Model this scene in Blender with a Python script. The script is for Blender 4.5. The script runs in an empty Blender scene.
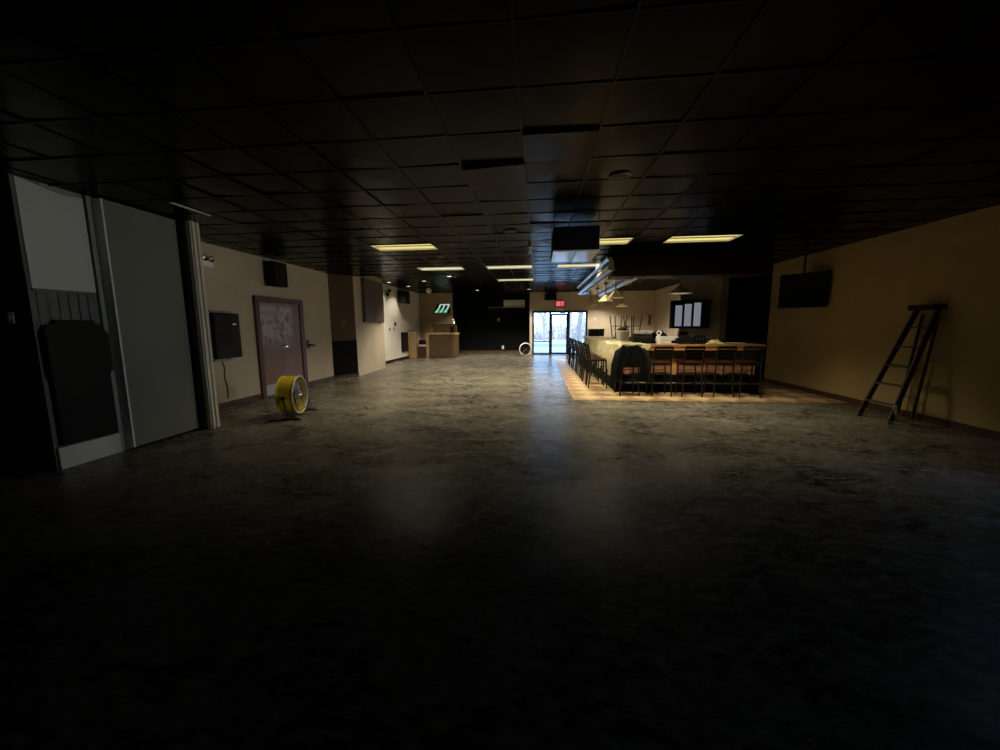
import bpy, bmesh, math, random
from mathutils import Vector, Matrix
random.seed(7)
SC = bpy.context.scene
COL = SC.collection
R = math.radians
PI = math.pi

# ------------------------------------------------------------------ materials
def mat(name, col, rough=.6, metal=0., var=.12, scale=6., bump=0., bscale=60., spec=.5, col2=None, detail=5., coat=0.):
    m = bpy.data.materials.new(name); m.use_nodes = True
    nt = m.node_tree; b = nt.nodes['Principled BSDF']
    b.inputs['Roughness'].default_value = rough
    b.inputs['Metallic'].default_value = metal
    b.inputs['Specular IOR Level'].default_value = spec
    if coat: b.inputs['Coat Weight'].default_value = coat; b.inputs['Coat Roughness'].default_value = .15
    tc = nt.nodes.new('ShaderNodeTexCoord')
    n = nt.nodes.new('ShaderNodeTexNoise'); n.inputs['Scale'].default_value = scale; n.inputs['Detail'].default_value = detail
    nt.links.new(tc.outputs['Object'], n.inputs['Vector'])
    r = nt.nodes.new('ShaderNodeValToRGB')
    c2 = col2 or tuple(min(1, c*(1+var)) for c in col)
    c1 = tuple(c*(1-var) for c in col)
    r.color_ramp.elements[0].position = .32; r.color_ramp.elements[1].position = .68
    r.color_ramp.elements[0].color = (*c1, 1); r.color_ramp.elements[1].color = (*c2, 1)
    nt.links.new(n.outputs['Fac'], r.inputs['Fac']); nt.links.new(r.outputs['Color'], b.inputs['Base Color'])
    if bump:
        n2 = nt.nodes.new('ShaderNodeTexNoise'); n2.inputs['Scale'].default_value = bscale; n2.inputs['Detail'].default_value = 3
        nt.links.new(tc.outputs['Object'], n2.inputs['Vector'])
        bp = nt.nodes.new('ShaderNodeBump'); bp.inputs['Strength'].default_value = bump; bp.inputs['Distance'].default_value = .01
        nt.links.new(n2.outputs['Fac'], bp.inputs['Height']); nt.links.new(bp.outputs['Normal'], b.inputs['Normal'])
    return m

def wood(name, dark, light, scale=3., axis=2, rough=.45):
    m = bpy.data.materials.new(name); m.use_nodes = True
    nt = m.node_tree; b = nt.nodes['Principled BSDF']; b.inputs['Roughness'].default_value = rough
    tc = nt.nodes.new('ShaderNodeTexCoord'); mp = nt.nodes.new('ShaderNodeMapping')
    s = [12., 12., 12.]; s[axis] = .9; mp.inputs['Scale'].default_value = s
    n = nt.nodes.new('ShaderNodeTexNoise'); n.inputs['Scale'].default_value = scale; n.inputs['Detail'].default_value = 6; n.inputs['Distortion'].default_value = .6
    r = nt.nodes.new('ShaderNodeValToRGB')
    r.color_ramp.elements[0].position = .3; r.color_ramp.elements[1].position = .7
    r.color_ramp.elements[0].color = (*dark, 1); r.color_ramp.elements[1].color = (*light, 1)
    L = nt.links.new
    L(tc.outputs['Object'], mp.inputs['Vector']); L(mp.outputs['Vector'], n.inputs['Vector']); L(n.outputs['Fac'], r.inputs['Fac']); L(r.outputs['Color'], b.inputs['Base Color'])
    return m

def worn_door(name):
    m = wood(name, (.16, .085, .055), (.25, .14, .09), 2.); nt = m.node_tree; L = nt.links.new; N = nt.nodes.new
    b = nt.nodes['Principled BSDF']; src = b.inputs['Base Color'].links[0].from_socket
    tc = N('ShaderNodeTexCoord'); n = N('ShaderNodeTexNoise'); n.inputs['Scale'].default_value = 5.; n.inputs['Detail'].default_value = 7; n.inputs['Roughness'].default_value = .7
    L(tc.outputs['Object'], n.inputs['Vector'])
    sp = N('ShaderNodeSeparateXYZ'); L(tc.outputs['Object'], sp.inputs[0])
    def mrange(sock, a, b_):
        r = N('ShaderNodeMapRange'); r.interpolation_type = 'SMOOTHSTEP'; r.inputs['From Min'].default_value = a; r.inputs['From Max'].default_value = b_
        L(sock, r.inputs['Value']); return r.outputs[0]
    def mul(a, c):
        q = N('ShaderNodeMath'); q.operation = 'MULTIPLY'; L(a, q.inputs[0]); L(c, q.inputs[1]); return q.outputs[0]
    k = mul(mul(mrange(sp.outputs['Z'], .95, 1.35), mrange(sp.outputs['Z'], 2.06, 1.92)), mul(mrange(sp.outputs['Y'], .48, .28), mrange(n.outputs['Fac'], .38, .56)))
    mx = N('ShaderNodeMix'); mx.data_type = 'RGBA'; mx.inputs[7].default_value = (.40, .37, .34, 1)
    L(k, mx.inputs[0]); L(src, mx.inputs[6]); L(mx.outputs[2], b.inputs['Base Color'])
    return m

def emis(name, col, strength):
    m = bpy.data.materials.new(name); m.use_nodes = True
    nt = m.node_tree; nt.nodes.clear()
    o = nt.nodes.new('ShaderNodeOutputMaterial'); e = nt.nodes.new('ShaderNodeEmission')
    e.inputs['Color'].default_value = (*col, 1); e.inputs['Strength'].default_value = strength
    nt.links.new(e.outputs[0], o.inputs[0]); return m

def glassmat(name):
    m = bpy.data.materials.new(name); m.use_nodes = True
    nt = m.node_tree; nt.nodes.clear()
    o = nt.nodes.new('ShaderNodeOutputMaterial'); t = nt.nodes.new('ShaderNodeBsdfTransparent'); t.inputs['Color'].default_value = (.95, .97, .97, 1)
    g = nt.nodes.new('ShaderNodeBsdfGlossy'); g.inputs['Roughness'].default_value = .02
    f = nt.nodes.new('ShaderNodeFresnel'); f.inputs['IOR'].default_value = 1.45
    x = nt.nodes.new('ShaderNodeMixShader')
    L = nt.links.new
    L(f.outputs[0], x.inputs[0]); L(t.outputs[0], x.inputs[1]); L(g.outputs[0], x.inputs[2]); L(x.outputs[0], o.inputs[0])
    return m

def shade_mat(name, col):
    m = bpy.data.materials.new(name); m.use_nodes = True
    nt = m.node_tree; N = nt.nodes.new; L = nt.links.new; b = nt.nodes['Principled BSDF']; o = nt.nodes['Material Output']
    b.inputs['Roughness'].default_value = .4
    n = N('ShaderNodeTexNoise'); n.inputs['Scale'].default_value = 9.
    r = N('ShaderNodeValToRGB'); r.color_ramp.elements[0].color = (*[c*.94 for c in col], 1); r.color_ramp.elements[1].color = (*col, 1)
    t = N('ShaderNodeBsdfTranslucent'); x = N('ShaderNodeMixShader'); x.inputs[0].default_value = .35
    L(n.outputs['Fac'], r.inputs['Fac']); L(r.outputs[0], b.inputs['Base Color']); L(r.outputs[0], t.inputs['Color'])
    L(b.outputs[0], x.inputs[1]); L(t.outputs[0], x.inputs[2]); L(x.outputs[0], o.inputs[0])
    return m

def floor_mat():
    m = bpy.data.materials.new('sealed_concrete'); m.use_nodes = True
    nt = m.node_tree; b = nt.nodes['Principled BSDF']; L = nt.links.new; N = nt.nodes.new
    tc = N('ShaderNodeTexCoord')
    mp = N('ShaderNodeMapping'); mp.inputs['Scale'].default_value = (1., 1.7, 1.); mp.inputs['Rotation'].default_value = (0, 0, .2)
    L(tc.outputs['Object'], mp.inputs['Vector'])
    def noise(scale, detail, rough=.6, dist=0.):
        n = N('ShaderNodeTexNoise'); n.inputs['Scale'].default_value = scale; n.inputs['Detail'].default_value = detail
        n.inputs['Roughness'].default_value = rough; n.inputs['Distortion'].default_value = dist
        L(mp.outputs['Vector'], n.inputs['Vector']); return n
    def ramp(n, stops):
        r = N('ShaderNodeValToRGB'); e = r.color_ramp.elements
        e[0].position, e[0].color = stops[0][0], (*[stops[0][1]]*3, 1)
        e[1].position, e[1].color = stops[-1][0], (*[stops[-1][1]]*3, 1)
        for p, v in stops[1:-1]:
            q = e.new(p); q.color = (v, v, v, 1)
        L(n.outputs['Fac'], r.inputs['Fac']); return r
    big = ramp(noise(1.1, 8, .65, .8), [(.36, .0), (.66, 1.)])
    fine = ramp(noise(9., 8, .75, .4), [(.46, 0.), (.70, 1.)])
    specks = ramp(noise(42., 3, .6), [(.66, 0.), (.72, 1.)])  # pale specks put the floor's sparkle into its colour
    mx = N('ShaderNodeMix'); mx.data_type = 'RGBA'
    mx.inputs[6].default_value = (.018, .017, .014, 1); mx.inputs[7].default_value = (.125, .114, .086, 1)
    L(big.outputs[0], mx.inputs[0])
    mx2 = N('ShaderNodeMix'); mx2.data_type = 'RGBA'; mx2.inputs[7].default_value = (.33, .305, .24, 1)
    ml = N('ShaderNodeMath'); ml.operation = 'MULTIPLY'; ml.inputs[1].default_value = .7
    L(fine.outputs[0], ml.inputs[0]); L(ml.outputs[0], mx2.inputs[0]); L(mx.outputs[2], mx2.inputs[6])
    mx3 = N('ShaderNodeMix'); mx3.data_type = 'RGBA'; mx3.inputs[7].default_value = (.24, .225, .19, 1)
    ms = N('ShaderNodeMath'); ms.operation = 'MULTIPLY'; ms.inputs[1].default_value = .5
    L(specks.outputs[0], ms.inputs[0]); L(ms.outputs[0], mx3.inputs[0]); L(mx2.outputs[2], mx3.inputs[6])
    # dark pitted patches
    pit = ramp(noise(5.5, 4, .6, .3), [(.30, 0.), (.36, 1.)])
    mx4 = N('ShaderNodeMix'); mx4.data_type = 'RGBA'; mx4.inputs[6].default_value = (.010, .010, .009, 1)
    L(pit.outputs[0], mx4.inputs[0]); L(mx3.outputs[2], mx4.inputs[7])
    L(mx4.outputs[2], b.inputs['Base Color'])
    rr = ramp(noise(2.2, 7, .7, .5), [(.3, .17), (.7, .36)])
    L(rr.outputs[0], b.inputs['Roughness'])
    b.inputs['Specular IOR Level'].default_value = .07
    bn = noise(38., 5, .75)
    bp = N('ShaderNodeBump'); bp.inputs['Strength'].default_value = .35; bp.inputs['Distance'].default_value = .005
    L(bn.outputs['Fac'], bp.inputs['Height']); L(bp.outputs['Normal'], b.inputs['Normal'])
    return m

def tile_mat():
    m = bpy.data.materials.new('patterned_floor_tile'); m.use_nodes = True
    nt = m.node_tree; b = nt.nodes['Principled BSDF']; L = nt.links.new; N = nt.nodes.new
    tc = N('ShaderNodeTexCoord'); mp = N('ShaderNodeMapping'); mp.inputs['Rotation'].default_value = (0, 0, PI/4)
    L(tc.outputs['Object'], mp.inputs['Vector'])
    ck = N('ShaderNodeTexChecker'); ck.inputs['Scale'].default_value = 2.6
    ck.inputs['Color1'].default_value = (.46, .34, .18, 1); ck.inputs['Color2'].default_value = (.20, .105, .045, 1)
    L(mp.outputs['Vector'], ck.inputs['Vector'])
    n = N('ShaderNodeTexNoise'); n.inputs['Scale'].default_value = 7; n.inputs['Detail'].default_value = 6
    L(tc.outputs['Object'], n.inputs['Vector'])
    mx = N('ShaderNodeMix'); mx.data_type = 'RGBA'; mx.inputs[7].default_value = (.46, .36, .2, 1)
    q_ = N('ShaderNodeMath'); q_.operation = 'MULTIPLY'; q_.inputs[1].default_value = .38; L(n.outputs['Fac'], q_.inputs[0]); L(q_.outputs[0], mx.inputs[0]); L(ck.outputs['Color'], mx.inputs[6]); L(mx.outputs[2], b.inputs['Base Color'])
    b.inputs['Roughness'].default_value = .45
    return m

M = dict(
    floor=floor_mat(), tile=tile_mat(),
    tan=mat('tan_wall_paint', (.46, .385, .28), .75, var=.08, scale=1.6, bump=.05),
    tanr=mat('ochre_wall_paint', (.41, .30, .125), .75, var=.1, scale=1.2, bump=.05),
    tand=mat('brown_wall_paint', (.40, .31, .21), .75, var=.08, scale=1.6),
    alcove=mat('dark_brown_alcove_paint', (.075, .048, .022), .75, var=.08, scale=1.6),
    stub=mat('light_grey_wall_paint', (.62, .62, .56), .7, var=.06, scale=1.5),
    white=mat('white_wall_paint', (.68, .65, .57), .7, var=.05, scale=2.),
    grey=mat('grey_wall_paint', (.30, .31, .28), .7, var=.08, scale=1.5),
    panelgrey=mat('grey_panel_paint', (.145, .15, .125), .65, var=.08, scale=1.5),
    dgrey=mat('dark_grey_wall_paint', (.15, .16, .12), .7, var=.1, scale=1.5),
    palegrey=mat('pale_board', (.62, .62, .58), .55, var=.06, scale=1.4),
    black=mat('black_wall_paint', (.007, .0075, .009), .8, var=.2, scale=3., spec=.05),
    ceil=mat('black_ceiling_tile', (.002, .002, .0024), .24, var=.4, scale=1.3, bump=.05, bscale=90., spec=.04),
    grid=mat('black_grid_metal', (.002, .002, .0022), .28, var=.2, spec=.06),
    brown=mat('brown_baseboard', (.07, .035, .02), .5, var=.2),
    doorwood=worn_door('worn_door_wood'),
    frame=mat('dark_red_frame', (.085, .03, .02), .45, var=.2),
    paper=mat('peeling_grey_paint', (.33, .31, .29), .7, var=.35, scale=9.),
    steel=mat('steel', (.55, .55, .55), .3, metal=.9, var=.1),
    chrome=mat('chrome', (.85, .85, .85), .15, metal=1., var=.03),
    kick=mat('kick_plate', (.42, .43, .44), .4, metal=.4, var=.1),
    bplastic=mat('black_plastic', (.007, .007, .0075), .5, var=.2, spec=.2),
    bmetal=mat('black_metal', (.010, .009, .0085), .4, var=.2, spec=.3),
    gmetal=mat('worn_grey_metal', (.22, .22, .21), .4, metal=.6, var=.2),
    screen=mat('dark_screen', (.004, .004, .006), .2, var=.1, spec=.2),
    vinyl=mat('black_vinyl', (.007, .007, .008), .6, var=.2, spec=.2),
    seatwood=mat('dark_brown_seat', (.12, .05, .025), .35, var=.2),
    yellow=mat('yellow_paint', (.72, .50, .03), .4, var=.12),
    oak=wood('oak_wood', (.075, .042, .018), (.13, .078, .034), 2.2),
    oak2=wood('pale_oak_wood', (.38, .26, .12), (.52, .37, .18), 2.2),
    barwood=wood('bar_top_wood', (.32, .14, .045), (.46, .23, .08), 2., axis=0, rough=.3),
    barpanel=wood('bar_panel_wood', (.28, .12, .06), (.42, .21, .11), 2.),
    pil=wood('orange_pilaster_wood', (.45, .23, .07), (.58, .32, .11), 2.),
    cabwood=wood('brown_cabinet_wood', (.09, .062, .03), (.14, .10, .055), 2.),
    cloth=mat('cream_cloth', (.86, .79, .52), .85, var=.07, scale=5., bump=.1, bscale=200.),
    jacket=mat('black_jacket_cloth', (.007, .008, .0075), .85, spec=.15, var=.3, scale=14., bump=.3, bscale=40.),
    cream=shade_mat('cream_shade_glass', (.82, .75, .48)),
    tub=mat('beige_plastic', (.55, .50, .40), .5, var=.05),
    wplastic=mat('white_plastic', (.82, .81, .78), .45, var=.03),
    wcloth=mat('white_paper', (.85, .84, .82), .8, var=.05, scale=20.),
    ygcloth=mat('pale_yellow_cloth', (.80, .70, .34), .8, var=.1, scale=20.),
    foil=mat('crinkled_foil', (.62, .64, .70), .28, metal=.85, var=.12, scale=20., bump=.5, bscale=18.),
    gloss=mat('glossy_grey_panel', (.33, .33, .35), .22, metal=.25, var=.1, scale=3., bump=.05, bscale=12.),
    soffit=mat('dark_brown_soffit', (.022, .013, .008), .6, var=.2),
    ceramic=mat('white_ceramic', (.85, .85, .85), .2, var=.02, coat=.6),
    redb=mat('dark_red_bench', (.10, .03, .025), .6, var=.2),
    alu=mat('ladder_fibreglass', (.06, .05, .035), .5, var=.2),
    label=mat('white_label', (.95, .95, .95), .3, var=.01),
    bark=mat('bare_bark', (.52, .36, .29), .9, var=.2),
    snow=mat('pale_pavement', (.62, .60, .56), .9, var=.06, scale=.6),
    road=mat('grey_road', (.3, .3, .3), .9, var=.1, scale=.6),
    hedge=mat('grey_thicket', (.66, .46, .38), .95, var=.25, scale=1.4),
    pane_glow=emis('glowing_pane', (.82, .86, 1.), .22),  # pale glow put into the panes, no lamp behind them
    glass=glassmat('clear_glass'),
    e_lens=emis('troffer_lens', (1., .85, .30), .92),
    e_lens2=emis('troffer_lens_pale', (1., .94, .58), 1.0),
    e_down=emis('downlight_lens', (1., .93, .78), 2.2),
    e_red=emis('exit_letters', (1., .25, .28), 1.2),
    e_redp=emis('exit_face', (.9, .08, .10), .55),
    e_teal=emis('teal_sign_glow', (.35, 1., .62), .55),
    e_white=emis('pale_sign_glow', (.75, .85, .75), .62),
)

# ------------------------------------------------------------------ mesh builder
class MB:
    def __init__(s): s.bm = bmesh.new()
    def box(s, c, d, rot=None, bevel=0.):
        g = bmesh.ops.create_cube(s.bm, size=1.)['verts']
        for v in g: v.co = Vector((v.co.x*d[0], v.co.y*d[1], v.co.z*d[2]))
        if bevel:
            es = list({e for v in g for e in v.link_edges})
            r = bmesh.ops.bevel(s.bm, geom=es, offset=min(bevel, min(d)*.45), segments=2, affect='EDGES', profile=.5)
            g = list({v for f in r['faces'] for v in f.verts} | {v for v in g if v.is_valid})
        mtx = Matrix.Translation(Vector(c)) @ (rot.to_4x4() if rot is not None else Matrix.Identity(4))
        for v in g: v.co = mtx @ v.co
        return s
    def lohi(s, a, b, bevel=0.):
        return s.box([(a[i]+b[i])/2 for i in range(3)], [abs(b[i]-a[i]) for i in range(3)], bevel=bevel)
    def bar(s, p, q, w, t, bevel=0., upv=(0, 0, 1)):
        p, q = Vector(p), Vector(q); z = (q-p); L = z.length; z.normalize()
        u = Vector(upv)
        if abs(z.dot(u)) > .98: u = Vector((1, 0, 0))
        x = u.cross(z).normalized(); y = z.cross(x)
        rot = Matrix((x, y, z)).transposed()
        return s.box((p+q)/2, (w, t, L), rot, bevel)
    def tube(s, pts, r, n=8, cap=True):
        pts = [Vector(p) for p in pts]
        rs = r if isinstance(r, (list, tuple)) else [r]*len(pts)
        rings = []; prev = None
        for i, p in enumerate(pts):
            d = (pts[min(i+1, len(pts)-1)] - pts[max(i-1, 0)]).normalized()
            if prev is None:
                a = Vector((0, 0, 1)) if abs(d.z) < .9 else Vector((1, 0, 0))
                x = d.cross(a).normalized()
            else:
                x = (prev - d*prev.dot(d)).normalized()
            prev = x; y = d.cross(x)
            rings.append([s.bm.verts.new(p + (x*math.cos(2*PI*k/n) + y*math.sin(2*PI*k/n))*rs[i]) for k in range(n)])
        for a, b in zip(rings, rings[1:]):
            for k in range(n): s.bm.faces.new((a[k], a[(k+1) % n], b[(k+1) % n], b[k]))
        if cap:
            s.bm.faces.new(rings[0][::-1]); s.bm.faces.new(rings[-1])
        return s
    def ring(s, c, axis, rad, r, n=32, m=8):
        c = Vector(c); ax = Vector(axis).normalized()
        a = Vector((0, 0, 1)) if abs(ax.z) < .9 else Vector((1, 0, 0))
        x = ax.cross(a).normalized(); y = ax.cross(x)
        rings = []
        for i in range(n):
            t = 2*PI*i/n; o = x*math.cos(t)+y*math.sin(t)
            rings.append([s.bm.verts.new(c + o*(rad + r*math.cos(2*PI*k/m)) + ax*r*math.sin(2*PI*k/m)) for k in range(m)])
        for i in range(n):
            a_, b_ = rings[i], rings[(i+1) % n]
            for k in range(m): s.bm.faces.new((a_[k], b_[k], b_[(k+1) % m], a_[(k+1) % m]))
        return s
    def lathe(s, c, axis, prof, n=32, closed=False):
        """prof = [(radius, along)]"""
        c = Vector(c); ax = Vector(axis).normalized()
        a = Vector((0, 0, 1)) if abs(ax.z) < .9 else Vector((1, 0, 0))
        x = ax.cross(a).normalized(); y = ax.cross(x)
        rings = []
        for (r, h) in prof:
            if r < 1e-5: rings.append([s.bm.verts.new(c+ax*h)]*n)
            else: rings.append([s.bm.verts.new(c + ax*h + (x*math.cos(2*PI*k/n)+y*math.sin(2*PI*k/n))*r) for k in range(n)])
        prs = list(zip(rings, rings[1:]))
        if closed: prs.append((rings[-1], rings[0]))
        for a_, b_ in prs:
            for k in range(n):
                f = []
                for v in (a_[k], a_[(k+1) % n], b_[(k+1) % n], b_[k]):
                    if v not in f: f.append(v)
                if len(f) > 2:
                    try: s.bm.faces.new(f)
                    except ValueError: pass
        return s
    def prism(s, poly, z0, z1):
        a = [s.bm.verts.new((x, y, z0)) for x, y in poly]; b = [s.bm.verts.new((x, y, z1)) for x, y in poly]
        n = len(poly)
        s.bm.faces.new(a[::-1]); s.bm.faces.new(b)
        for i in range(n): s.bm.faces.new((a[i], a[(i+1) % n], b[(i+1) % n], b[i]))
        return s
    def extrude(s, prof, p0, dirv, ax_u, ax_v):
        """profile [(u,v)] swept from p0 along dirv"""
        p0, d, u, v = Vector(p0), Vector(dirv), Vector(ax_u), Vector(ax_v)
        a = [s.bm.verts.new(p0+u*i+v*j) for i, j in prof]; b = [s.bm.verts.new(p0+d+u*i+v*j) for i, j in prof]
        n = len(prof); s.bm.faces.new(a[::-1]); s.bm.faces.new(b)
        for i in range(n): s.bm.faces.new((a[i], a[(i+1) % n], b[(i+1) % n], b[i]))
        return s
    def grid(s, f, nu, nv, thick=0.):
        vs = [[s.bm.verts.new(f(i/nu, j/nv)) for j in range(nv+1)] for i in range(nu+1)]
        fs = []
        for i in range(nu):
            for j in range(nv): fs.append(s.bm.faces.new((vs[i][j], vs[i+1][j], vs[i+1][j+1], vs[i][j+1])))
        if thick: bmesh.ops.solidify(s.bm, geom=fs, thickness=thick)
        return s
    def ell(s, c, rx, ry, rz, n=16, jitter=0., seed=1):
        rnd = random.Random(seed)
        g = bmesh.ops.create_uvsphere(s.bm, u_segments=n, v_segments=max(6, n//2), radius=1.)['verts']
        for v in g:
            k = 1 + (rnd.uniform(-jitter, jitter) if jitter else 0)
            v.co = Vector((c[0]+v.co.x*rx*k, c[1]+v.co.y*ry*k, c[2]+v.co.z*rz*k))
        return s
    def build(s, name, m, parent=None, smooth=False, loc=None):
        bmesh.ops.recalc_face_normals(s.bm, faces=s.bm.faces)
        me = bpy.data.meshes.new(name); s.bm.to_mesh(me); s.bm.free()
        me.materials.append(M[m] if isinstance(m, str) else m)
        if smooth:
            for p in me.polygons: p.use_smooth = True
            try: me.set_sharp_from_angle(angle=R(40))
            except Exception: pass
        o = bpy.data.objects.new(name, me); COL.objects.link(o)
        if parent: o.parent = parent
        if loc is not None: o.location = loc
        return o

def tag(o, label, cat, group=None, kind=None):
    if label: o['label'] = label
    if cat: o['category'] = cat
    if group: o['group'] = group
    if kind: o['kind'] = kind
    return o
def thing(name, label, cat, loc=(0, 0, 0), rz=0., group=None, rot=None):
    o = bpy.data.objects.new(name, None); COL.objects.link(o)
    o.empty_display_size = .1
    o.location = loc; o.rotation_euler = rot or (0, 0, rz)
    return tag(o, label, cat, group)
def struct(name, mb, m, label, cat, parent=None):
    o = mb.build(name, m, parent)
    if parent is None: tag(o, label, cat, kind='structure')
    return o
def dup(root, loc, rz, label, group=None, rot=None):
    r = root.copy(); COL.objects.link(r); r.location = loc; r.rotation_euler = rot or (0, 0, rz)
    r['label'] = label
    if group: r['group'] = group
    for ch in [c for c in COL.objects if c.parent == root]:
        c = ch.copy(); COL.objects.link(c); c.parent = r
        for g in [q for q in COL.objects if q.parent == ch]:
            d = g.copy(); COL.objects.link(d); d.parent = c
    return r
def area(name, loc, sx, sy, power, col, spread=180, rot=(0, 0, 0)):
    l = bpy.data.lights.new(name, 'AREA'); l.shape = 'RECTANGLE'; l.size = sx; l.size_y = sy
    l.energy = power; l.color = col; l.spread = R(spread)
    o = bpy.data.objects.new(name, l); COL.objects.link(o); o.location = loc; o.rotation_euler = rot; return o
def spot(name, loc, power, col, ang, blend=.3, rad=.04, rot=(0, 0, 0)):
    l = bpy.data.lights.new(name, 'SPOT'); l.energy = power; l.color = col; l.spot_size = R(ang); l.spot_blend = blend; l.shadow_soft_size = rad
    o = bpy.data.objects.new(name, l); COL.objects.link(o); o.location = loc; o.rotation_euler = rot; return o

# ------------------------------------------------------------------ setting
CZ, CZ2 = 3.0, 3.22                      # main ceiling, raised ceiling at the back
XL, XR = -5.88, 5.9
struct('floor', MB().lohi((-7.2, -3.2, -.15), (6.1, 21.5, 0)), 'floor', 'black sealed concrete floor with scuffed reflective surface', 'floor')
struct('wall_front', MB().lohi((-7.2, -3.3, 0), (6.1, -3.2, 3.5)), 'tan', 'tan wall behind the viewpoint', 'wall')
struct('wall_left_near', MB().lohi((-7.2, -3.2, 0), (-7.1, 3.37, 3.5)), 'dgrey', 'dark wall of the near left recess', 'wall')
struct('wall_left_return', MB().lohi((-7.2, 3.37, 0), (-5.12, 3.6, 3.5)), 'dgrey', 'dark grey wall facing the room beside the pale board', 'wall')
struct('wall_left_partition', MB().lohi((-7.2, 3.6, 0), (-5.14, 5.15, 3.5)), 'grey', 'grey partition wall carrying the pale board and tall panel', 'wall')
struct('wall_left', MB().lohi((-6.05, 5.15, 0), (XL, 10.4, 3.5)), 'tan', 'tan left wall with the double door', 'wall')
A_, B_, C_ = (-5.9, 10.25), (-5.48, 10.95), (-5.62, 13.4)
struct('wall_left_alcove', MB().prism([(-6.4, 10.25), A_, B_, C_, (-6.4, 13.4)], 0, 3.5), 'tan', 'tan boxed out wall corner past the double door', 'wall')
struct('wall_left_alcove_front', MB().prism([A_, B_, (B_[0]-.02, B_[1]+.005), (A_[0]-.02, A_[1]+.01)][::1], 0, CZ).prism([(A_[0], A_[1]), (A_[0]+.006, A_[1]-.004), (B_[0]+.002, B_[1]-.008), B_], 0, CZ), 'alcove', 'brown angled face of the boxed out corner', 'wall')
struct('wall_left_far', MB().lohi((-6.4, 13.4, 0), (-6.2, 21.5, 3.5)), 'white', 'white far left wall lit by a downlight', 'wall')
struct('wall_right', MB().lohi((XR, -3.2, 0), (6.1, 3.15, 3.5)).lohi((XR, 4.25, 0), (6.1, 10.35, 3.5)).lohi((XR, 3.15, 0), (6.1, 4.25, .95)).lohi((XR, 3.15, 2.05), (6.1, 4.25, 3.5)), 'tanr', 'ochre right wall behind the ladder', 'wall')
struct('wall_right_dark', MB().lohi((XR, 10.35, 0), (6.1, 11.45, 3.5)), 'black', 'black piece of the right wall beside the bar', 'wall')
struct('wall_right_far', MB().lohi((XR, 11.45, 0), (6.1, 20.1, 3.5)), 'tan', 'tan far right wall beyond the bar', 'wall')
struct('wall_right_stub', MB().lohi((4.08, 11.4, 0), (5.18, 11.5, CZ)), 'stub', 'grey stub wall behind the bar', 'wall')
struct('wall_right_stub_dark', MB().lohi((5.34, 11.38, 0), (5.9, 11.5, CZ)), 'black', 'black wall piece at the right end behind the bar', 'wall')
struct('trim_1', MB().lohi((5.18, 11.36, 0), (5.34, 11.52, CZ)), 'tand', 'brown post at the edge of the grey stub wall', 'trim')
struct('wall_back_left', MB().lohi((-6.2, 19.5, 0), (-4.45, 19.7, 3.5)), 'tand', 'brown back wall behind the host stand', 'wall')
struct('wall_back_dark', MB().lohi((-4.6, 21.3, 0), (-.42, 21.5, 3.5)), 'black', 'black back wall with the white air conditioner', 'wall')
struct('wall_back_dark_return', MB().lohi((-4.6, 19.7, 0), (-4.45, 21.3, 3.5)), 'black', 'black return wall beside the host stand', 'wall')
w = MB(); w.lohi((-.42, 19.9, 0), (-.28, 21.5, 3.5)); w.lohi((-.28, 19.9, 2.26), (2.56, 20.1, 3.5)); w.lohi((2.56, 19.9, 0), (6.1, 20.1, 3.5))
struct('wall_back', w, 'tan', 'tan back wall around the glass entrance', 'wall')

# baseboards
def baseb(i, a, b, m='brown', h=.11, lab=''):
    mb = MB(); p, q = Vector((*a, h/2)), Vector((*b, h/2)); mb.bar(p, q, h, .025, upv=(0, 0, 1))
    # bar: width axis is horizontal cross; rebuild upright
    d = (q-p).normalized(); nrm = Vector((-d.y, d.x, 0))
    mb.bm.clear(); mb.box((p+q)/2, ((q-p).length, .024, h), Matrix((d, nrm, Vector((0, 0, 1)))).transposed())
    struct(i, mb, m, lab, 'baseboard')
baseb('baseboard_right', (XR-.012, -3.1), (XR-.012, 10.35), lab='brown baseboard along the ochre right wall')
baseb('baseboard_left', (XL+.012, 5.25), (XL+.012, 7.36), lab='brown baseboard on the near side of the double door')
baseb('baseboard_left_far', (XL+.012, 8.96), (XL+.012, 10.25), lab='brown baseboard on the far side of the double door')
baseb('baseboard_alcove', (B_[0]+.012, B_[1]+.02), (B_[0]-.005, 11.5), 'tan', .12, lab='tan baseboard on the boxed out corner')
baseb('baseboard_left_white', (-6.185, 14.0), (-6.185, 19.5), 'bplastic', lab='black baseboard under the white far left wall')
baseb('baseboard_back', (-4.45, 21.285), (-.42, 21.285), 'oak', .12, lab='wood baseboard along the black back wall')

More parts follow.
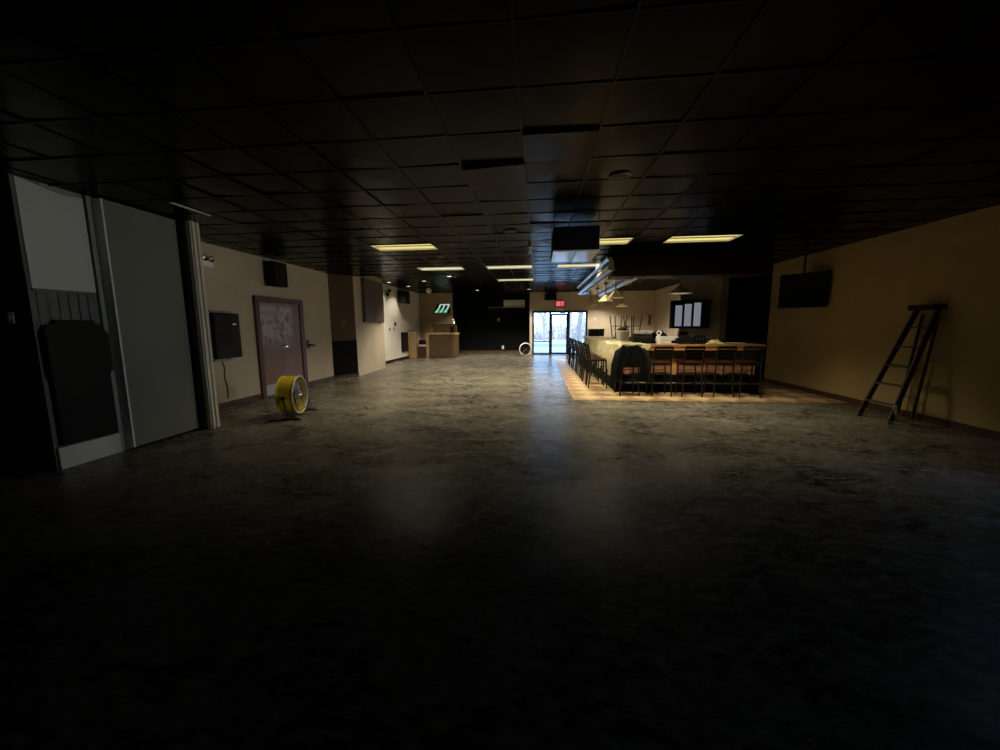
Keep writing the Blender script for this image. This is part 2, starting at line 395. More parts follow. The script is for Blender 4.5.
# ceiling: tiles in a grid, slightly sagging
def ceiling_tiles(x0, x1, y0, y1, z, skip):
    mb = MB(); g = MB()
    xs = []; x = -.13
    while x > x0: x -= .6
    while x < x1: xs.append(x); x += .6
    xs.append(x)
    ys = []; y = 6.93
    while y > y0: y -= .54
    while y < y1: ys.append(y); y += .54
    ys.append(y)
    for i in range(len(xs)-1):
        for j in range(len(ys)-1):
            a, b = max(xs[i], x0), min(xs[i+1], x1); c, d = max(ys[j], y0), min(ys[j+1], y1)
            if b-a < .02 or d-c < .02: continue
            cx, cy = (a+b)/2, (c+d)/2
            if any(q[0]-.02 < cx < q[1]+.02 and q[2]-.02 < cy < q[3]+.02 for q in skip): continue
            t = random.gauss(0, .006); t2 = random.gauss(0, .01); sag = abs(random.gauss(0, .006))
            lift = None
            if abs(cx+.43) < .2 and abs(cy-3.96) < .2: lift = (-.045, -.015, .0, -.03)
            if abs(cx-.17) < .2 and abs(cy-3.42) < .27: lift = (-.018, -.018, .003, .003)
            vs = [mb.bm.verts.new((X, Y, z+.006+dx*.6+dy)) for X, Y, dx, dy in ((a, c, t, t2*.2), (b, c, -t, t2*.2), (b, d, -t, -t2*.2+abs(t2)*.2), (a, d, t, -t2*.2+abs(t2)*.2))]
            if lift:
                for k in range(4): vs[k].co.z = z - .004 + lift[k]
                mb.bm.faces.new(vs); continue
            m_ = mb.bm.verts.new((cx, cy, z+.006-sag*.6))
            for k in range(4): mb.bm.faces.new((vs[k], vs[(k+1) % 4], m_))
    def hit(px, py): return any(q[0]+.05 < px < q[1]-.05 and q[2]+.05 < py < q[3]-.05 for q in skip)
    for x in xs:
        if not x0 < x < x1: continue
        for j in range(len(ys)-1):
            a, b = max(ys[j], y0), min(ys[j+1], y1)
            if b > a and not hit(x, (a+b)/2): g.lohi((x-.008, a, z-.002), (x+.008, b, z+.03))
    for y in ys:
        if y0 < y < y1: g.lohi((x0, y-.008, z-.001), (x1, y+.008, z+.03))
    return mb, g
TRO = [(-3.13, 6.93), (-3.13, 9.63), (-1.33, 9.63), (-1.33, 12.33), (.47, 6.93), (.47, 9.63), (2.27, 6.93)]
skip = [(x, x+1.2, y, y+.54) for x, y in TRO]
t_, g_ = ceiling_tiles(-7.1, 5.9, -3.2, 11.0, CZ, skip)
t_.lohi((-7.2, -3.3, CZ+.14), (6.1, 11.0, CZ+.3))
struct('ceiling', t_, 'ceil', 'black drop ceiling of slightly sagging tiles', 'ceiling')
struct('trim_2', g_, 'grid', 'black metal grid of the drop ceiling', 'trim')
t_, g_ = ceiling_tiles(-2.53, 5.9, 11.0, 13.2, CZ, skip)
t_.lohi((-2.53, 11.0, CZ+.14), (6.1, 13.2, CZ+.4)); t_.lohi((-2.55, 11.0, CZ), (-2.53, 13.2, CZ+.4)); t_.lohi((-2.53, 13.18, CZ), (6.1, 13.2, CZ+.4)); t_.lohi((-7.2, 10.98, CZ), (-2.53, 11.0, CZ+.4))
struct('ceiling_middle', t_, 'ceil', 'black ceiling over the bar and middle of the room', 'ceiling')
struct('trim_3', g_, 'grid', 'black metal ceiling grid over the middle of the room', 'trim')
t_, g_ = ceiling_tiles(-6.2, 5.9, 13.2, 21.3, CZ2, [])
t2, g2 = ceiling_tiles(-6.2, -2.55, 11.0, 13.2, CZ2, [])
t_.lohi((-7.2, 10.98, CZ2+.14), (6.1, 21.5, CZ2+.3))
struct('ceiling_far', t_, 'ceil', 'black raised ceiling at the far end of the room', 'ceiling')
struct('ceiling_left', t2, 'ceil', 'black raised ceiling over the left alcove', 'ceiling')
struct('trim_4', g_, 'grid', 'black metal ceiling grid at the far end', 'trim')
struct('trim_5', g2, 'grid', 'black metal ceiling grid over the left alcove', 'trim')

# patterned tile floor around the bar
tag(MB().lohi((.73, 7.55, 0), (5.88, 16.8, .012), bevel=.004).build('tile_border', 'tile'), 'tan patterned tile floor area under the bar and its chairs', 'floor', kind='structure')

# ------------------------------------------------------------------ double door on left wall
def wallplate(mb, y0, y1, z0, z1, x0, x1, bevel=0.): return mb.lohi((x0, y0, z0), (x1, y1, z1), bevel)
d1 = tag(bpy.data.objects.new('door_1', None), 'worn brown double door with dark red frame', 'door', kind='structure'); COL.objects.link(d1); d1.location = (XL, 8.15, 0)
f = MB(); f.lohi((0, -.8, 0), (.06, -.69, 2.16)); f.lohi((0, .66, 0), (.06, .8, 2.16)); f.lohi((0, -.8, 2.05), (.062, .8, 2.17)); f.build('door_frame', 'frame', d1)
lf = MB().lohi((.005, -.69, .01), (.035, -.022, 2.05)).build('door_leaf', 'doorwood', d1)
rf = MB().lohi((.005, -.018, .01), (.035, .66, 2.05)).build('door_leaf', 'doorwood', d1)
MB().lohi((.035, -.67, .03), (.041, -.05, .26)).build('kick_plate', 'kick', lf)
for s_ in (-.06, .05):
    h = MB(); h.lathe((.035, s_, 1.07), (1, 0, 0), [(.0, .0), (.036, .0), (.036, .012), (.014, .016), (.014, .045), (.032, .05), (.036, .07), (.02, .086), (0, .088)], 16)
    h.build('door_knob', 'chrome', lf if s_ < 0 else rf, True)
hk = thing('wall_lever', 'small black lever box on tan wall just right of the double door', 'door lever', (XL, 9.12, 1.05))
MB().lohi((0, -.05, -.08), (.03, .05, .14), .008).build('back_plate', 'frame', hk); MB().tube([(.02, 0, 0), (.1, 0, 0), (.1, .13, -.01)], .025, 8).build('lever', 'bplastic', hk)

# ------------------------------------------------------------------ glass entrance
d2 = tag(bpy.data.objects.new('door_2', None), 'black framed glass entrance with door and two sidelights', 'door', kind='structure'); COL.objects.link(d2); d2.location = (0, 19.95, 0)
f = MB()
for x0, x1 in ((-.28, -.19), (.60, .70), (1.54, 1.66), (2.47, 2.56)): f.lohi((x0, -.06, 0), (x1, .08, 2.26))
f.lohi((-.28, -.06, 2.17), (2.56, .08, 2.27)); f.lohi((-.28, -.06, 0), (.62, .08, .07)); f.lohi((1.6, -.06, 0), (2.56, .08, .07)); f.lohi((-.2, -.04, .66), (.62, .05, .71))
f.build('door_frame', 'bplastic', d2)
lf = MB(); lf.lohi((.70, -.04, .01), (.755, .02, 2.1)); lf.lohi((1.485, -.04, .01), (1.54, .02, 2.1)); lf.lohi((.7, -.04, .01), (1.54, .02, .1)); lf.lohi((.7, -.04, 2.04), (1.54, .02, 2.12))
lf = lf.build('door_leaf', 'bplastic', d2)
MB().tube([(.75, -.045, 1.02), (.75, -.1, 1.02), (1.5, -.1, 1.02), (1.5, -.045, 1.02)], .013, 8).build('push_bar', 'steel', lf)
MB().lohi((.70, -.1, .95), (.75, -.04, 1.3), .01).build('handle', 'bplastic', lf)
MB().lohi((1.15, -.1, 2.13), (1.42, -.06, 2.18), .01).build('door_closer', 'steel', d2)
for x0, x1, z0, z1 in ((-.19, .6, .71, 2.17), (-.19, .6, .07, .66), (1.66, 2.47, .07, 2.17)): MB().lohi((x0, .0, z0), (x1, .012, z1)).build('glass_pane', 'glass', d2)
MB().lohi((.755, -.016, .1), (1.485, -.006, 2.04)).build('glass_pane', 'glass', lf)

# outdoors
struct('ground_outside', MB().lohi((-25, 20.1, -.12), (30, 27, -.02)), 'snow', 'pale pavement outside the entrance', 'pavement')
struct('ground_side', MB().lohi((6.1, -8, -.12), (30, 20.1, -.02)), 'snow', 'pale pavement outside the right wall', 'pavement')
struct('road_outside', MB().lohi((-25, 27, -.14), (30, 32, -.06)), 'road', 'grey road beyond the pavement outside', 'road')
struct('verge_outside', MB().lohi((-25, 32, -.12), (30, 70, -.02)), 'snow', 'pale verge across the road outside', 'verge')
def tree(x, y, h, seed, label):
    rnd = random.Random(seed)
    root = thing('bare_tree', label, 'tree', (x, y, -.02), 0, 'bare trees outside the entrance')
    t = MB(); br = MB()
    tp = [(0, 0, 0), (rnd.uniform(-.1, .1), 0, h*.2), (rnd.uniform(-.2, .2), .1, h*.42)]
    t.tube(tp, [h*.035, h*.028, h*.022], 8)
    def grow(p, d, L, r, lev):
        q = p + d*L; m_ = (p+q)/2 + Vector((rnd.uniform(-1, 1), rnd.uniform(-1, 1), rnd.uniform(-.5, .5)))*L*.07
        br.tube([p, m_, q], [r, r*.8, r*.6], 5)
        if lev == 0: return
        for k in range(3 if lev > 1 else 4):
            nd = (d + Vector((rnd.uniform(-1, 1), rnd.uniform(-1, 1), rnd.uniform(-.25, .75)))*.8).normalized()
            grow(p + d*L*rnd.uniform(.5, 1.), nd, L*rnd.uniform(.55, .8), r*.55, lev-1)
    for k in range(4):
        a = rnd.uniform(0, 2*PI); d = Vector((math.cos(a)*.6, math.sin(a)*.6, 1)).normalized()
        grow(Vector(tp[1 if k == 3 else 2]), d, h*.3, h*.015, 3)
    t.build('trunk', 'bark', root, True); br.build('branches', 'bark', root)
tree(2.75, 25.2, 6.5, 1, 'bare tree filling the right sidelight of the glass entrance')
tree(-1.6, 34.5, 6., 2, 'bare tree across the road at far left of the entrance view')
tree(3.1, 36.5, 6.5, 3, 'farther bare tree across the road at right of glass door')
tree(.7, 38.5, 5., 4, 'bare tree across the road seen in the middle of the entrance')
rnd = random.Random(5); hd = MB()
for k in range(420):
    x = rnd.uniform(-8, 14); y = rnd.uniform(41, 43.5); h = rnd.uniform(.7, 2.6)
    hd.tube([(x, y, 0), (x+rnd.uniform(-.5, .5), y, h*.6), (x+rnd.uniform(-.9, .9), y, h)], [.07, .05, .02], 4)
tag(hd.build('brush_thicket', 'hedge'), 'grey tangle of bare brush far across the road', 'brush', kind='stuff')

# ------------------------------------------------------------------ left partition things
bp_ = [(0, 1.92), (.56, 1.92)] + [(.56*(1-k/14), 2.965-.028*math.sin(PI*k/14*1.5)) for k in range(15)]
o = thing('pale_board', 'blank pale grey board high on the left partition, near the ceiling', 'board', (-5.14, 3.40, 0))
MB().extrude(bp_, (0, 0, 0), (.03, 0, 0), (0, 1, 0), (0, 0, 1)).build('board', 'palegrey', o)
MB().lohi((0, 0, 1.895), (.036, .56, 1.92)).build('bottom_edge', 'dgrey', o)
o = thing('slatted_panel', 'dark vertical slat panel under the pale board on left partition', 'panel', (-5.14, 3.38, 0))
b = MB().lohi((0, .03, .27), (.012, .57, 1.92)).build('backing', 'dgrey', o)
M['dslat'] = mat('dark_slat_paint', (.12, .12, .125), .55, var=.15)
for k in range(6): MB().lohi((.012, .045+k*.09, .28), (.028, .045+k*.09+.074, 1.89), .006).build('slat', 'dslat', o)
o = thing('padded_backrest', 'black padded panel with rounded shoulders leaning on slatted panel', 'padded panel', (-5.11, 3.39, .26))
p = MB()
prof = [(.02, 0), (.54, 0), (.545, .7), (.57, .75), (.57, 1.2), (.54, 1.28), (.47, 1.3), (.46, 1.34), (.12, 1.34), (.1, 1.3), (.03, 1.28), (.0, 1.2), (.0, .75), (.02, .7)]
p.extrude(prof, (0, 0, 0), (.06, 0, 0), (0, 1, 0), (0, 0, 1)); p.build('pad', 'vinyl', o)
MB().extrude([(.0, 0), (.57, 0), (.57, .45), (.0, .45)], (.06, 0, .75), (.03, 0, 0), (0, 1, 0), (0, 0, 1)).build('upper_pad', 'vinyl', o)
o = tag(MB().lohi((-5.14, 3.38, .0), (-5.08, 3.98, .24), .006).build('plinth_board', 'palegrey'), 'pale plinth board on floor below the black padded panel', 'plinth')
o = thing('sliding_partition', 'tall plain grey panel with bright edge strip on left partition', 'panel', (-5.14, 4.5, 0))
MB().lohi((0, -.45, .04), (.16, .40, 2.985), .006).build('panel', 'panelgrey', o)
MB().lohi((.0, -.472, .04), (.165, -.45, 2.985)).build('edge_strip', 'palegrey', o)
MB().lohi((.0, .40, .04), (.15, .44, 2.985)).build('stile', 'panelgrey', o)
struct('trim_6', MB().lohi((-5.14, 3.975, 0), (-5.09, 4.02, CZ)), 'grey', 'grey post between the board bay and the tall panel', 'trim')
struct('trim_7', MB().lohi((-5.14, 4.95, 0), (-4.93, 5.03, CZ)), 'black', 'black gap strip beside the white end post', 'trim')
t = MB(); t.lohi((-5.2, 5.03, 0), (-4.87, 5.17, CZ)); t.lohi((-4.87, 5.05, 0), (-4.85, 5.09, CZ)); t.lohi((-4.87, 5.12, 0), (-4.85, 5.165, CZ))
struct('trim_8', t, 'tub', 'white grooved end post of the left partition', 'trim')
def plate(name, label, cat, loc, w, h, face, m='wplastic', extra=True, t=.012):
    o = thing(name, label, cat, loc, face)
    MB().lohi((-w/2, -t, -h/2), (w/2, 0, h/2), .003).build('plate', m, o)
    if extra: MB().lohi((-w*.16, -t-.008, -h*.2), (w*.16, -t, h*.2), .002).build('toggle', m, o)
    return o
plate('light_switch', 'small white light switch on dark wall at far left', 'light switch', (-5.36, 3.37, 1.62), .07, .115, 0)

# ------------------------------------------------------------------ left wall things (facing +x => rz = +90deg)
FX = PI/2
o = thing('emergency_light', 'twin-head emergency light high on tan wall beside the white post', 'emergency light', (XL, 6.3, 2.66), FX)
MB().lohi((-.11, -.07, -.08), (.11, 0, .03), .01).build('housing', 'wplastic', o)
for s_ in (-.07, .07):
    h = MB().lathe((s_, -.03, .07), (s_*.6, -1, -.15), [(0, -.05), (.03, -.05), (.052, .0), (.056, .05), (.05, .055), (.02, .03), (0, .03)], 16).build('lamp_head', 'chrome', o, True)
    MB().tube([(s_, -.03, .01), (s_, -.03, .06)], .012, 8).build('swivel', 'wplastic', h)
o = thing('wall_screen', 'black portrait screen box on tan wall with grey brackets', 'screen', (XL, 6.53, 1.36), FX)
MB().lohi((-.28, -.11, -.42), (.30, -.02, .42), .012).build('case', 'bplastic', o)
MB().lohi((-.25, -.115, -.18), (.27, -.11, .39)).build('screen_glass', 'screen', o)
MB().lohi((-.30, -.05, .42), (.18, 0, .46), .004).build('bracket', 'gmetal', o); MB().lohi((-.30, -.05, -.47), (.1, 0, -.43), .004).build('bracket', 'gmetal', o)
MB().lohi((.30, -.09, -.1), (.325, -.05, -.04), .006).build('side_knob', 'bplastic', o)
MB().lohi((.12, -.118, .2), (.2, -.115, .225)).build('white_mark', 'label', o)
MB().tube([(-.1, -.015, -.45), (-.05, -.015, -.6), (-.07, -.015, -.8), (-.03, -.015, -1.0), (-.04, -.015, -1.2)], .008, 6).build('cable', 'bplastic', o)
def speaker(label, loc, rz, w, h, d, group='black wall speakers'):
    o = thing('speaker', label, 'speaker', loc, rz, group)
    MB().extrude([(-w/2, 0), (w/2, 0), (w/2*.86, -d), (-w/2*.86, -d)], (0, -.06, -h/2), (0, 0, h), (1, 0, 0), (0, 1, 0)).build('cabinet', 'bplastic', o)
    MB().grid(lambda u, v: Vector(((u-.5)*w*.8, -.06-d-.012-.03*math.sin(u*PI), (v-.5)*h*.94)), 8, 4, .006).build('grille', 'bmetal', o, True)
    MB().lohi((-.06, -.07, -.08), (.06, 0, .08)).build('mount', 'bmetal', o)
    return o
speaker('black speaker on the left wall above the double door', (XL, 7.95, 2.66), FX, .46, .52, .2)
plate('wall_sensor', 'small tan sensor on left wall right of the speaker above the door', 'sensor', (XL, 8.72, 2.55), .07, .12, FX, 'tub')
# column corner: front face frame
va = Vector((*B_, 0)) - Vector((*A_, 0)); fl = va.length; va.normalize(); rzA = math.atan2(va.y, va.x)
o = thing('dark_hatch', 'black hatch panel low on the angled tan corner', 'hatch', (A_[0], A_[1], 0), rzA)
MB().lohi((.05, -.02, .1), (fl-.02, 0, 1.1), .005).build('panel', 'black', o)
f = MB(); f.lohi((.03, -.026, .08), (.05, 0, 1.12)); f.lohi((fl-.02, -.026, .08), (fl-.003, 0, 1.12)); f.lohi((.03, -.026, 1.1), (fl-.003, 0, 1.125)); f.build('frame', 'bmetal', o)
o = thing('wall_plaque', 'small brown plaque on the angled tan corner above the black hatch', 'plaque', (A_[0]+va.x*.42, A_[1]+va.y*.42, 1.62), rzA)
MB().lohi((-.11, -.015, -.08), (.11, 0, .08), .004).build('plate', 'cabwood', o); MB().lohi((-.09, -.02, -.06), (.09, -.015, .06), .002).build('face', 'cabwood', o)
vb = Vector((*C_, 0)) - Vector((*B_, 0)); vb.normalize(); rzB = math.atan2(vb.y, vb.x)
o = thing('wall_cabinet', 'brown wooden cabinet high on the side of the boxed out corner', 'cabinet', (B_[0]+vb.x*.55, B_[1]+vb.y*.55, 1.66), rzB)
MB().lohi((0, -.09, 0), (1.7, 0, 1.38), .006).build('body', 'cabwood', o)
MB().lohi((.02, -.105, .03), (.84, -.09, 1.35), .004).build('door', 'cabwood', o); MB().lohi((.86, -.105, .03), (1.68, -.09, 1.35), .004).build('door', 'cabwood', o)
plate('wall_outlet', 'small outlet low on the side of boxed out tan corner', 'outlet', (B_[0]+vb.x*.2, B_[1]+vb.y*.2, .32), .08, .12, rzB, 'tub')
# white wall
o = thing('emergency_light', 'dark twin-head emergency light on white far left wall', 'emergency light', (-6.2, 15.2, 2.92), FX)
MB().lohi((-.14, -.07, -.07), (.1, 0, .05), .01).build('housing', 'gmetal', o)
for s_ in (-.06, .14): MB().lathe((s_, -.06, .07 if s_ > 0 else -.1), (.6, -.6, -.3), [(0, -.06), (.05, -.05), (.08, .03), (.07, .06), (0, .03)], 14).build('lamp_head', 'bplastic', o, True)
speaker('black speaker high on white far left wall above the wood pillar', (-6.2, 16.7, 2.82), FX, .75, .55, .3)
for i, (y, z, lab) in enumerate(((15.97, 1.62, 'upper dark thermostat box on white far left wall'), (15.35, 1.4, 'lower left small grey box on white far left wall'), (15.8, 1.42, 'lower right small grey box on white far left wall'))):
    plate('thermostat', lab, 'thermostat', (-6.2, y, z), .12 if i == 0 else .07, .16 if i == 0 else .13, FX, 'bmetal' if i == 0 else 'gmetal', t=.04)
o = thing('wall_heater', 'black upright panel low on white wall beside the wood pillar', 'panel', (-6.2, 17.05, .35), FX)
MB().lohi((-.4, -.06, 0), (.4, 0, .9), .008).build('case', 'black', o); MB().lohi((-.36, -.066, .04), (.36, -.06, .86)).build('face', 'bplastic', o)

# ------------------------------------------------------------------ yellow drum fan / far fan
def drum_fan(name, label, loc, rz, body, rim, r=.3, L=.34, bl='gmetal', rw=.012, gr=None):
    """axis along local +x, face at x=0"""
    o = thing(name, label, 'fan', loc, rz)
    zc = r + .05
    d = MB().lathe((0, 0, zc), (-1, 0, 0), [(r, 0), (r*1.01, L*.5), (r, L), (r-.012, L), (r-.012, 0)], 36, closed=True).build('drum', body, o, True)
    rg = MB().ring((0.005, 0, zc), (1, 0, 0), r, rw).build('rim', rim, o, True)
    MB().ring((-L-.005, 0, zc), (1, 0, 0), r, .012).build('rim', body, o, True)
    g = MB()
    for k in (.25, .42, .58, .74, .88): g.ring((.02*(1-k), 0, zc), (1, 0, 0), r*k, .004, 28, 5)
    for k in range(12):
        a = 2*PI*k/12; g.tube([(.025, .05*math.cos(a), zc+.05*math.sin(a)), (.005, r*math.cos(a), zc+r*math.sin(a))], .004, 5)
    g.build('grille', gr or 'gmetal', o)
    MB().lathe((.035, 0, zc), (-1, 0, 0), [(0, 0), (.035, .0), (.045, .01), (.045, .02), (0, .02)], 18).build('badge', 'chrome', o, True)
    h = MB().lathe((-.05, 0, zc), (-1, 0, 0), [(0, 0), (.05, 0), (.06, .02), (.06, .16), (0, .16)], 18).build('motor', 'bmetal', o, True)
    for k in range(4):
        a0 = PI/2*k + .3
        MB().grid(lambda u, v: Vector((-.07-.07*v+.03*u, (.05+(r*.86-.05)*u)*math.cos(a0+(v-.5)*.9), zc+(.05+(r*.86-.05)*u)*math.sin(a0+(v-.5)*.9))), 6, 5, .004).build('blade', bl, o, True)
    for s_ in (-1, 1):
        MB().tube([(-L*.5, s_*(r+.03), zc), (-L*.5, s_*(r+.035), zc-.02), (-L*.25, s_*(r+.05), .06), (.14, s_*(r+.05), .015), (-L-.1, s_*(r+.05), .015)], .013, 8).build('stand_leg', 'bmetal', o, True)
        MB().lathe((-L*.5, s_*(r+.0), zc), (0, s_, 0), [(0, 0), (.03, 0), (.03, .05), (0, .05)], 12).build('pivot_knob', 'bplastic', o, True)
    MB().tube([(-L*.5, -(r+.05), .015), (-L*.5, r+.05, .015)], .012, 8).build('stand_bar', 'bmetal', o, True)
    MB().tube([(-L*.3, r*.55, zc-r*.9), (.06, r+.07, zc-r*.45), (.14, r+.1, zc-r*.62)], .012, 8).build('carry_handle', 'chrome', o, True)
    return o
drum_fan('drum_fan', 'yellow drum floor fan with pale rim standing near the double door', (-4.05, 5.95, 0), R(12), 'yellow', 'tub', .315, .24)
drum_fan('floor_fan', 'round black floor fan with pale rim left of the glass entrance', (-.60, 18.75, 0), R(-75), 'bplastic', 'wplastic', .3, .2, 'bmetal', .024, 'bmetal')

# ------------------------------------------------------------------ host stand corner
o = thing('wood_pillar', 'short oak pillar against white wall, left of the host stand', 'pillar', (-6.0, 17.75, 0))
MB().lohi((-.2, -.15, 0), (.2, .15, 1.28), .01).build('post', 'oak2', o); MB().lohi((-.22, -.17, 1.28), (.22, .17, 1.32), .01).build('cap', 'oak', o)
o = thing('bench', 'low dark red bench with white edge between oak pillar and host stand', 'bench', (-5.55, 18.1, 0))
MB().lohi((-.3, -.2, 0), (.26, .2, .54)).build('base', 'redb', o); MB().lohi((-.32, -.23, .54), (.28, .22, .62), .01).build('edge', 'wplastic', o); MB().lohi((-.3, .0, .62), (.26, .2, .84), .02).build('back_pad', 'vinyl', o)
o = thing('host_stand', 'oak host stand with rounded front and raised ledge by black wall', 'host stand', (-4.65, 18.3, 0))
def rounded(x0, x1, y0, y1, r=.3):
    pts = [(x0, y0)]
    pts.append((x1-r, y0))
    for k in range(1, 7): a = -PI/2 + k*PI/12; pts.append((x1-r+r*math.cos(a), y0+r+r*math.sin(a)))
    pts += [(x1, y1), (x0, y1)]
    return pts
MB().prism(rounded(-.55, .68, -.6, .5), 0.05, 1.12).build('body', 'oak', o)
MB().prism(rounded(-.53, .66, -.58, .5), 0, .05).build('toe_kick', 'brown', o)
MB().prism(rounded(-.57, .72, -.64, .52), 1.12, 1.19).build('counter_top', 'oak2', o)
MB().lohi((-.55, .1, 1.19), (.66, .22, 1.58)).build('raised_back', 'oak', o)
MB().lohi((-.57, .02, 1.58), (.70, .3, 1.615), .006).build('ledge', 'bplastic', o)
MB().lohi((-.69, -.66, 0), (-.55, -.52, 1.2), .006).build('corner_post', 'oak2', o)
for k, x in enumerate((-.32, -.05, .2)): MB().lohi((x, -.612, .12), (x+.2, -.6, 1.0), .004).build('front_panel', 'oak', o)
o = thing('card_terminal', 'small black terminal on the host stand counter', 'terminal', (-4.18, 18.15, 1.19))
MB().lohi((-.08, -.05, 0), (.08, .07, .03), .01).build('base', 'bplastic', o); MB().box((0, .0, .17), (.14, .03, .26), Matrix.Rotation(R(-15), 3, 'X'), .01).build('screen', 'screen', o)
o = thing('white_dispenser', 'white pump bottle on black ledge of the host stand', 'bottle', (-4.16, 18.45, 1.615))
MB().lathe((0, 0, 0), (0, 0, 1), [(0, 0), (.07, 0), (.075, .02), (.075, .15), (.03, .2), (.025, .22), (0, .22)], 18).build('bottle', 'wplastic', o, True); MB().tube([(0, 0, .21), (0, 0, .26), (-.06, 0, .255)], .012, 8).build('pump', 'wplastic', o, True)
# slanted-stroke lit sign
o = thing('lit_sign', 'small green-white glowing sign of slanted strokes above the host stand', 'sign', (-4.98, 19.47, 2.44))
MB().extrude([(-.46, -.25), (.42, -.25), (.46, .25), (-.22, .25)], (0, -.01, 0), (0, .03, 0), (1, 0, 0), (0, 0, 1)).build('backing', 'bplastic', o)
for k in range(3):
    x = -.1 + k*.23
    MB().extrude([(x-.30, -.22), (x-.12, -.22), (x-.0, .02), (x-.085, .02)], (0, -.03, 0), (0, .02, 0), (1, 0, 0), (0, 0, 1)).build('stroke_base', 'e_teal', o)
    MB().extrude([(x-.085, .02), (x-.0, .02), (x+.06, .16), (x-.03, .16)], (0, -.03, 0), (0, .02, 0), (1, 0, 0), (0, 0, 1)).build('stroke', 'e_white', o)
MB().extrude([(-.13, .16), (.42, .16), (.43, .23), (-.10, .21)], (0, -.03, 0), (0, .02, 0), (1, 0, 0), (0, 0, 1)).build('top_stroke', 'e_white', o)
# black wall fittings
o = thing('air_conditioner', 'white split air conditioner high on the black back wall', 'air conditioner', (-1.3, 21.3, 2.74))
MB().extrude([(0, -.2), (-.2, -.2), (-.23, -.12), (-.23, .16), (-.17, .2), (0, .2)], (-.58, 0, 0), (1.16, 0, 0), (0, 1, 0), (0, 0, 1)).build('body', 'wplastic', o)
MB().lohi((-.54, -.235, -.17), (.54, -.22, -.12)).build('louver', 'gmetal', o)
o = thing('rail_shelf', 'thin dark rail with small hooks on black wall left of air conditioner', 'rail', (-2.32, 21.3, 2.54))
MB().lohi((-.42, -.09, -.03), (.42, 0, .03), .006).build('rail', 'gmetal', o)
for k in range(4): MB().lathe((-.36+k*.24, -.06, -.03), (0, -.3, -1), [(0, 0), (.02, 0), (.035, .09), (.045, .16), (0, .15)], 12).build('hook', 'bmetal', o, True)
plate('thermostat', 'small pale thermostat on black back wall below the rail', 'thermostat', (-2.2, 21.3, 1.86), .13, .17, 0, 'tub')
plate('wall_outlet', 'white outlet low on the black back wall', 'outlet', (-1.96, 21.3, .3), .12, .2, 0, 'wplastic')
# above entrance
o = thing('exit_sign', 'glowing red EXIT sign above the glass entrance', 'exit sign', (1.15, 19.9, 2.62))
MB().lohi((-.24, -.07, -.17), (.24, 0, .17), .01).build('housing', 'redb', o)
MB().lohi((-.21, -.074, -.14), (.21, -.07, .14)).build('face', 'e_redp', o)
LET = {'E': [(0, 0, .25, 1), (0, 0, 1, .2), (0, .4, .85, .6), (0, .8, 1, 1)], 'I': [(.36, 0, .64, 1)], 'T': [(.37, 0, .63, 1), (0, .8, 1, 1)]}
for i, ch in enumerate('EXIT'):
    x0 = -.19 + i*.1; b = MB(); W_, H_ = .08, .2
    if ch == 'X':
        b.bar((x0+.012, -.078, -.095), (x0+W_-.012, -.078, .095), .024, .006, upv=(0, 1, 0)); b.bar((x0+.012, -.079, .095), (x0+W_-.012, -.079, -.095), .024, .006, upv=(0, 1, 0))
    else:
        for (a, c, d, e) in LET[ch]: b.lohi((x0+a*W_, -.08, -.1+c*H_), (x0+d*W_, -.075, -.1+e*H_))
    b.build('letter', 'e_red', o)
MB().lohi((-.2, -.06, -.36), (.2, 0, -.2), .01).build('lamp_box', 'wplastic', o)
speaker('black speaker on back wall just left of the exit sign', (.65, 19.9, 2.97), 0, .62, .34, .2)
plate('wall_outlet', 'small pale wall plate on back wall right of the entrance', 'outlet', (2.95, 19.9, 1.85), .1, .14, 0, 'tub')
o = thing('wall_sconce', 'small dark wall sconce at right end of the tan back wall', 'sconce', (5.65, 19.9, 1.9))
MB().lohi((-.06, -.03, -.4), (.06, 0, .1), .01).build('back_plate', 'brown', o); MB().lathe((0, -.09, 0), (0, 0, 1), [(.03, -.1), (.09, .1), (.085, .1), (.025, -.1)], 14, True).build('shade', 'brown', o, True)

# ------------------------------------------------------------------ ceiling fittings
TL = ['recessed ceiling light nearest the double door, with dark centre stripe', 'recessed ceiling light behind the one nearest the double door', 'recessed ceiling light in the middle, left of the hanging box, nearer of two', 'recessed ceiling light in the middle, farther of two, toward the entrance', 'recessed ceiling light half hidden behind the hanging black box', 'recessed ceiling light just below the hanging black box, toward the bar', 'recessed ceiling light farthest right, nearest the ladder']
PW = [44, 64, 66, 80, 38, 66, 46]
for i, (x, y) in enumerate(TRO):
    o = thing('ceiling_light', TL[i], 'ceiling light', (x+.6, y+.27, CZ), 0, 'recessed ceiling lights')
    hs = MB(); w_, d_ = .585, .255
    hs.lohi((-w_, -d_, .0), (-w_+.012, d_, .09)); hs.lohi((w_-.012, -d_, 0), (w_, d_, .09)); hs.lohi((-w_, -d_, 0), (w_, -d_+.012, .09)); hs.lohi((-w_, d_-.012, 0), (w_, d_, .09)); hs.lohi((-w_, -d_, .08), (w_, d_, .095))
    hs.build('housing', 'wplastic', o)
    lm = 'e_lens' if i in (0, 4, 6) else 'e_lens2'
    MB().lohi((-w_+.012, -d_+.012, .03), (w_-.012, -.03, .05)).build('lens', lm, o); MB().lohi((-w_+.012, .03, .03), (w_-.012, d_-.012, .05)).build('lens', lm, o)
    MB().lohi((-w_+.012, -.03, .022), (w_-.012, .03, .06)).build('centre_rib', 'tub', o)
    area('troffer_lamp', (x+.6, y+.27, CZ+.012), 1.1, .46, PW[i], (1., .87, .62), 108 if i == 6 else 120)
